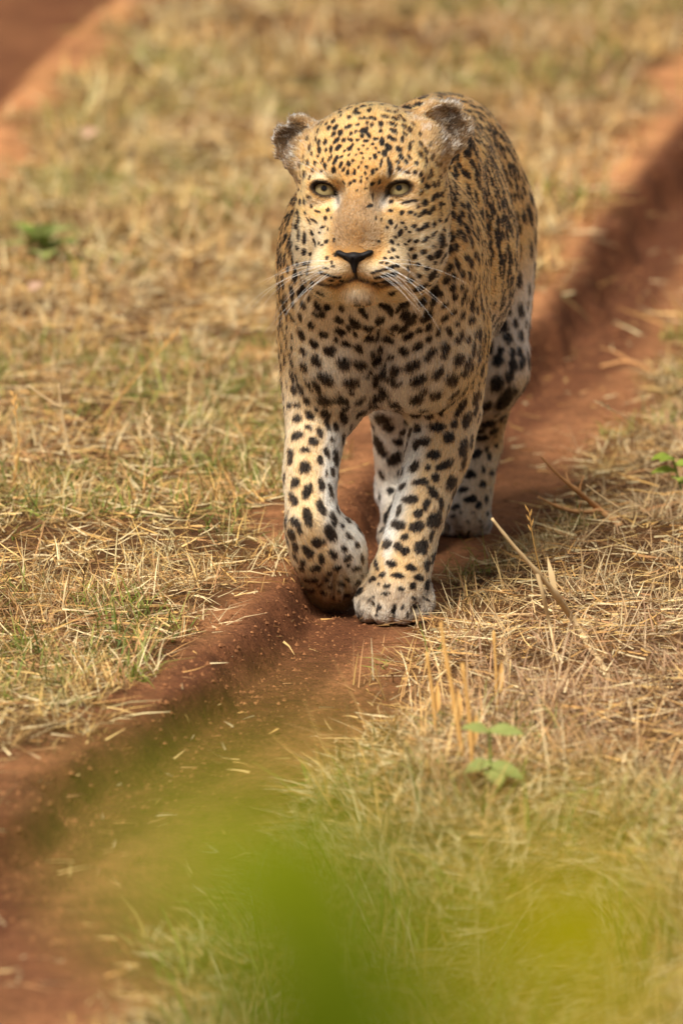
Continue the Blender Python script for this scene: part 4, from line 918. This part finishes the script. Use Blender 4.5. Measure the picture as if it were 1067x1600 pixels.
# forked bare twig on the right bank
t = root_at('dry_twig', None, 'bare brown forked twig sticking out of the straw on the bank beside the hind paw', 'twig')
b0 = gpt(968, 822)
main = smooth_path([b0, P(938, 798, 0.66), P(905, 770, 0.60), P(872, 742, 0.57), P(845, 714, 0.55)])
tube('stem', main, 0.0058, 0.0016, bark, t, knots=(6, 11), bump=0.15)
br = tube('branch', smooth_path([P(938, 798, 0.66), P(905, 800, 0.60), P(872, 792, 0.56), P(840, 776, 0.53)]), 0.0044, 0.0014, bark, t, knots=(5, 10), bump=0.15)
for a_, b_ in (((905, 770, 0.60), (912, 744, 0.60)), ((893, 760, 0.59), (884, 738, 0.6)), ((905, 800, 0.60), (908, 784, 0.59)), ((872, 792, 0.56), (866, 780, 0.55))):
    tube('spur', smooth_path([P(*a_), P((a_[0] + b_[0]) / 2 - 2, (a_[1] + b_[1]) / 2, a_[2]), P(*b_)], 3), 0.0018, 0.0008, bark, t)
# long bent stalk leaning across the rut's edge
t = root_at('bent_stalk', None, 'long pale dry stalk leaning out from the right bank towards the hind paw', 'stalk')
b0 = gpt(952, 1062)
tube('stem', smooth_path([b0, P(905, 985, -0.42), P(868, 930, -0.47), P(838, 893, -0.50), P(800, 850, -0.52), P(768, 810, -0.53)]), 0.0052, 0.0020, pale_m, t, knots=(10, 15), bump=0.1)
tube('side_stem', smooth_path([P(838, 893, -0.50), P(848, 930, -0.50), P(860, 985, -0.48), gpt(872, 1035)]), 0.0032, 0.0022, pale_m, t, bump=0.1)
leaf('dry_leaf', P(868, 930, -0.47), np.array([-0.2, -0.2, 0.9]), (0, -1, 0), 0.05, 0.008, pale_m, t)
# cut upright stalks in the near grass
for pts_, rr, lb in (
    ([(724, 1190), (708, 1090), (697, 1030), (688, 972)], 0.0042, 'tallest upright orange straw stalk, leaning left, in the near grass below the planted paw'),
    ([(682, 1155), (676, 1090), (666, 1018)], 0.0036, 'short upright straw stalk standing left of the taller leaning stalks'),
    ([(777, 1115), (775, 1060), (771, 985)], 0.0032, 'thin straight upright straw stalk standing apart, right of the leaning ones'),
    ([(738, 1222), (734, 1130), (722, 1036)], 0.0042, 'brownish upright stalk standing beside the small green seedling')):
    t = root_at('straw_stalk', None, lb, 'stalk', 'upright cut stalks in the near grass')
    b0 = gpt(*pts_[0]); ps = [b0] + [P(x_, y_, b0[1] + 0.01 * i) for i, (x_, y_) in enumerate(pts_[1:], 1)]
    sp_ = smooth_path(ps, 5); tube('stem', sp_, rr * 0.8, rr * 0.5, stalk_m, t, sides=8, knots=(4, 9), bump=0.06)
    leaf('sheath', sp_[3], nrm(sp_[4] - sp_[3]) + np.array([0.25, 0, 0]), (0.3, -1, 0.2), 0.045, 0.009, stalk_m, t, fold=0.5)
# green seedling beside them
t = root_at('green_seedling', None, 'small pale green broad leaved seedling among the upright straw stalks', 'seedling')
b0 = gpt(768, 1236); tube('stem', smooth_path([b0, P(766, 1190, b0[1]), P(764, 1140, b0[1])]), 0.0022, 0.0014, green_m, t)
for (x0, y0), d, L_l, W_l in (((764, 1142), (-0.9, -0.3, 0.35), 0.034, 0.022), ((764, 1140), (0.9, -0.3, 0.1), 0.042, 0.024), ((766, 1190), (-0.8, -0.4, -0.1), 0.036, 0.022),
                              ((766, 1192), (0.9, -0.4, -0.2), 0.046, 0.024), ((766, 1200), (0.2, -0.9, -0.1), 0.044, 0.026)):
    leaf('leaf', P(x0, y0, b0[1]), np.array(d), (0, -0.5, 1), L_l, W_l, grey_m, t, fold=0.15, curl=0.25)
# grey green weed at the far left
t = root_at('broadleaf_weed', None, 'pale green broad leaved weed growing alone in the dry grass at far left', 'weed')
b0 = gpt(66, 414); tube('stem', smooth_path([b0, b0 + (0, 0, 0.03), b0 + (0, 0, 0.055)]), 0.004, 0.002, green_m, t)
for i in range(11):
    a_ = i * 2.4; e_ = 0.15 + 0.07 * i
    leaf('leaf', b0 + np.array([0, 0, 0.015 + 0.004 * i]), np.array([math.cos(a_), math.sin(a_) * 0.8, e_]), (0, 0, 1), 0.085 - 0.003 * i, 0.054, grey_m if i % 3 else green_m, t, fold=0.2, curl=0.35, serr=0.12)
# sprig on the right edge
t = root_at('leafy_sprig', None, 'bright yellow green leafy sprig on the right bank at the picture edge', 'sprig')
b0 = gpt(1066, 775); tube('stem', smooth_path([b0, P(1058, 745, b0[1]), P(1050, 715, b0[1] - 0.02)]), 0.0022, 0.0012, green_m, t)
for i, (x0, y0) in enumerate(((1050, 715), (1051, 718), (1053, 726), (1055, 736), (1058, 748), (1060, 754))):
    a_ = 2.2 + i * 2.2
    leaf('leaf', P(x0, y0, b0[1]), np.array([math.cos(a_), -abs(math.sin(a_)) * 0.6, 0.25]), (0, -0.4, 1), 0.036, 0.022, sprig_m, t, fold=0.2, curl=0.35, serr=0.1)
# thin stems with seed heads
for pts_, Yd, rr, m_, lb in (
    ([(1062, 716), (1010, 672), (938, 630)], -0.06, 0.0014, pale_m, 'thin straw stem arching left out of the right bank below the fallen twig'),
    ([(150, 660), (212, 592), (276, 520)], 0.0, 0.0016, stalk_m, 'long thin straw stem slanting up to the right in the left grass'),
    ([(112, 722), (98, 650), (92, 600)], 0.0, 0.0024, pale_m, 'pale forked dry stem standing in the left grass'),
    ([(236, 745), (238, 700), (232, 652)], 0.0, 0.0018, pale_m, 'short pale upright stem in the left grass, nearest the leopard'),
    ([(18, 770), (30, 700), (22, 620)], 0.0, 0.0014, stalk_m, 'thin seed head stem at the left edge of the picture'),
    ([(846, 905), (834, 850), (826, 800)], 0.0, 0.0013, stalk_m, 'thin upright straw beside the bent stalk on the right bank'),
    ([(905, 850), (960, 800), (1000, 790)], 0.0, 0.0013, pale_m, 'thin straw stem arching right, behind the forked twig')):
    t = root_at('grass_stem', None, lb, 'grass stem', 'single tall grass stems')
    b0 = gpt(*pts_[0]); ps = smooth_path([b0] + [P(x_, y_, b0[1] + Yd * i) for i, (x_, y_) in enumerate(pts_[1:], 1)], 5)
    tube('stem', ps, rr, rr * 0.5, m_, t, sides=5)
    if 'forked' in lb: tube('branch', smooth_path([ps[6], ps[6] + np.array([-0.03, 0, 0.02]), ps[6] + np.array([-0.05, 0, 0.035])], 3), rr * 0.8, rr * 0.5, m_, t, sides=5)
    else:
        e_ = nrm(ps[-1] - ps[-3])
        for i in range(5):
            s_ = 1 if i % 2 else -1
            leaf('seed', ps[-1] - e_ * 0.007 * i, e_ + np.array([0.4 * s_, 0, 0]), (0, -1, 0.2), 0.012, 0.0028, m_, t, seg=3)
# fallen twig across the far rut
t = root_at('fallen_twig', None, 'thin brown twig lying across the dirt rut behind the leopard at right', 'twig')
ps = smooth_path([gpt(938, 580) + (0, 0, 0.008), gpt(985, 578) + (0, 0, 0.012), gpt(1030, 594) + (0, 0, 0.008), gpt(1080, 606) + (0, 0, 0.008)])
tube('stem', ps, 0.0028, 0.0022, bark, t, bump=0.2)
tube('branch', smooth_path([ps[5], ps[5] + np.array([-0.03, 0.05, 0.012]), ps[5] + np.array([-0.05, 0.09, 0.01])], 3), 0.0018, 0.001, bark, t)
# curled pale leaves on the left
for px, py, sz, lb in ((45, 480, 0.024, 'pale pinkish dry leaf lying in the grass below the green weed'), (128, 236, 0.030, 'pale pinkish dry leaf lying in the blurred grass at upper left')):
    b0 = gpt(px, py); lf = leaf('fallen_leaf', b0 + np.array([0, 0, 0.03]), np.array([0.8, -0.3, 0.5]), (0, -0.8, 0.5), sz, sz * 0.7, pink_m, None, fold=0.4, curl=0.5)
    tag(lf, lb, 'leaf', 'fallen pale leaves')
# saplings right in front of the viewer: their top leaves rise into the picture, far out of focus
dark_leaf = leaf_mat('sapling_leaf', srgb(76, 92, 2), srgb(94, 108, 4), 0.4)
yel_leaf = leaf_mat('young_leaf', srgb(144, 140, 2), srgb(158, 152, 5), 0.5)
def sapling(name, label, Y, top, leaves, mats, nlow, x_off):
    mat = mats[0]
    t = root_at(name, None, label, 'sapling')
    tip = P(*top, Y); b0 = np.array([tip[0] + x_off, Y + 0.03, 0.0]); b0[2] = ground_z(b0[:1], b0[1:2])[0] - 0.01
    ps = smooth_path([b0, b0 * 0.65 + tip * 0.35 + (0.02, 0, 0), b0 * 0.3 + tip * 0.7 + (-0.012, 0.01, 0), tip], 6)
    tube('stem', ps, 0.010, 0.002, bark, t, sides=7, bump=0.08)
    for (x0, y0), d, L_l, W_l, nn, k_ in leaves:
        leaf('leaf', P(x0, y0, Y), np.array(d), nn, L_l, W_l, mats[k_], t, fold=0.12, curl=0.15, seg=10)
    for i in range(nlow):
        p = ps[5 + i * (len(ps) - 8) // nlow]; a_ = i * 2.4
        leaf('leaf', p, np.array([math.cos(a_), math.sin(a_), 0.35]), (0, 0, 1), random.uniform(0.05, 0.08), random.uniform(0.03, 0.042), mat, t, fold=0.15, curl=0.4, seg=10)
lime_leaf = leaf_mat('lime_leaf', srgb(114, 126, 2), srgb(130, 140, 4), 0.45)
sapling('green_sapling', 'dark green sapling whose blurred top leaves fill the bottom centre foreground', -10.30, (480, 1780),
        [((480, 1600), (-0.05, 0.05, 1), 0.062, 0.054, (0, -1, 0.5), 1), ((470, 1430), (-0.9, 0.1, 0.40), 0.052, 0.036, (0, -1, 0.6), 1),
         ((500, 1760), (0.18, -0.1, 0.9), 0.060, 0.056, (0, -1, 0.6), 0), ((470, 1800), (-0.15, -0.1, 0.9), 0.050, 0.040, (0, -1, 0.6), 0), ((560, 1800), (0.7, 0.1, 0.8), 0.044, 0.030, (0, -1, 0.7), 1)], (dark_leaf, lime_leaf), 12, 0.05)
sapling('yellow_sapling', 'yellow green sapling whose blurred leaf tip shows in the lower right foreground', -10.15, (880, 1780),
        [((880, 1610), (0.05, 0.05, 1), 0.050, 0.056, (0, -1, 0.4), 0), ((900, 1740), (0.8, 0, 0.55), 0.030, 0.018, (0, -1, 0.6), 0), ((840, 1760), (-0.8, 0, 0.4), 0.026, 0.016, (0, -1, 0.6), 0)], (yel_leaf,), 10, -0.03)
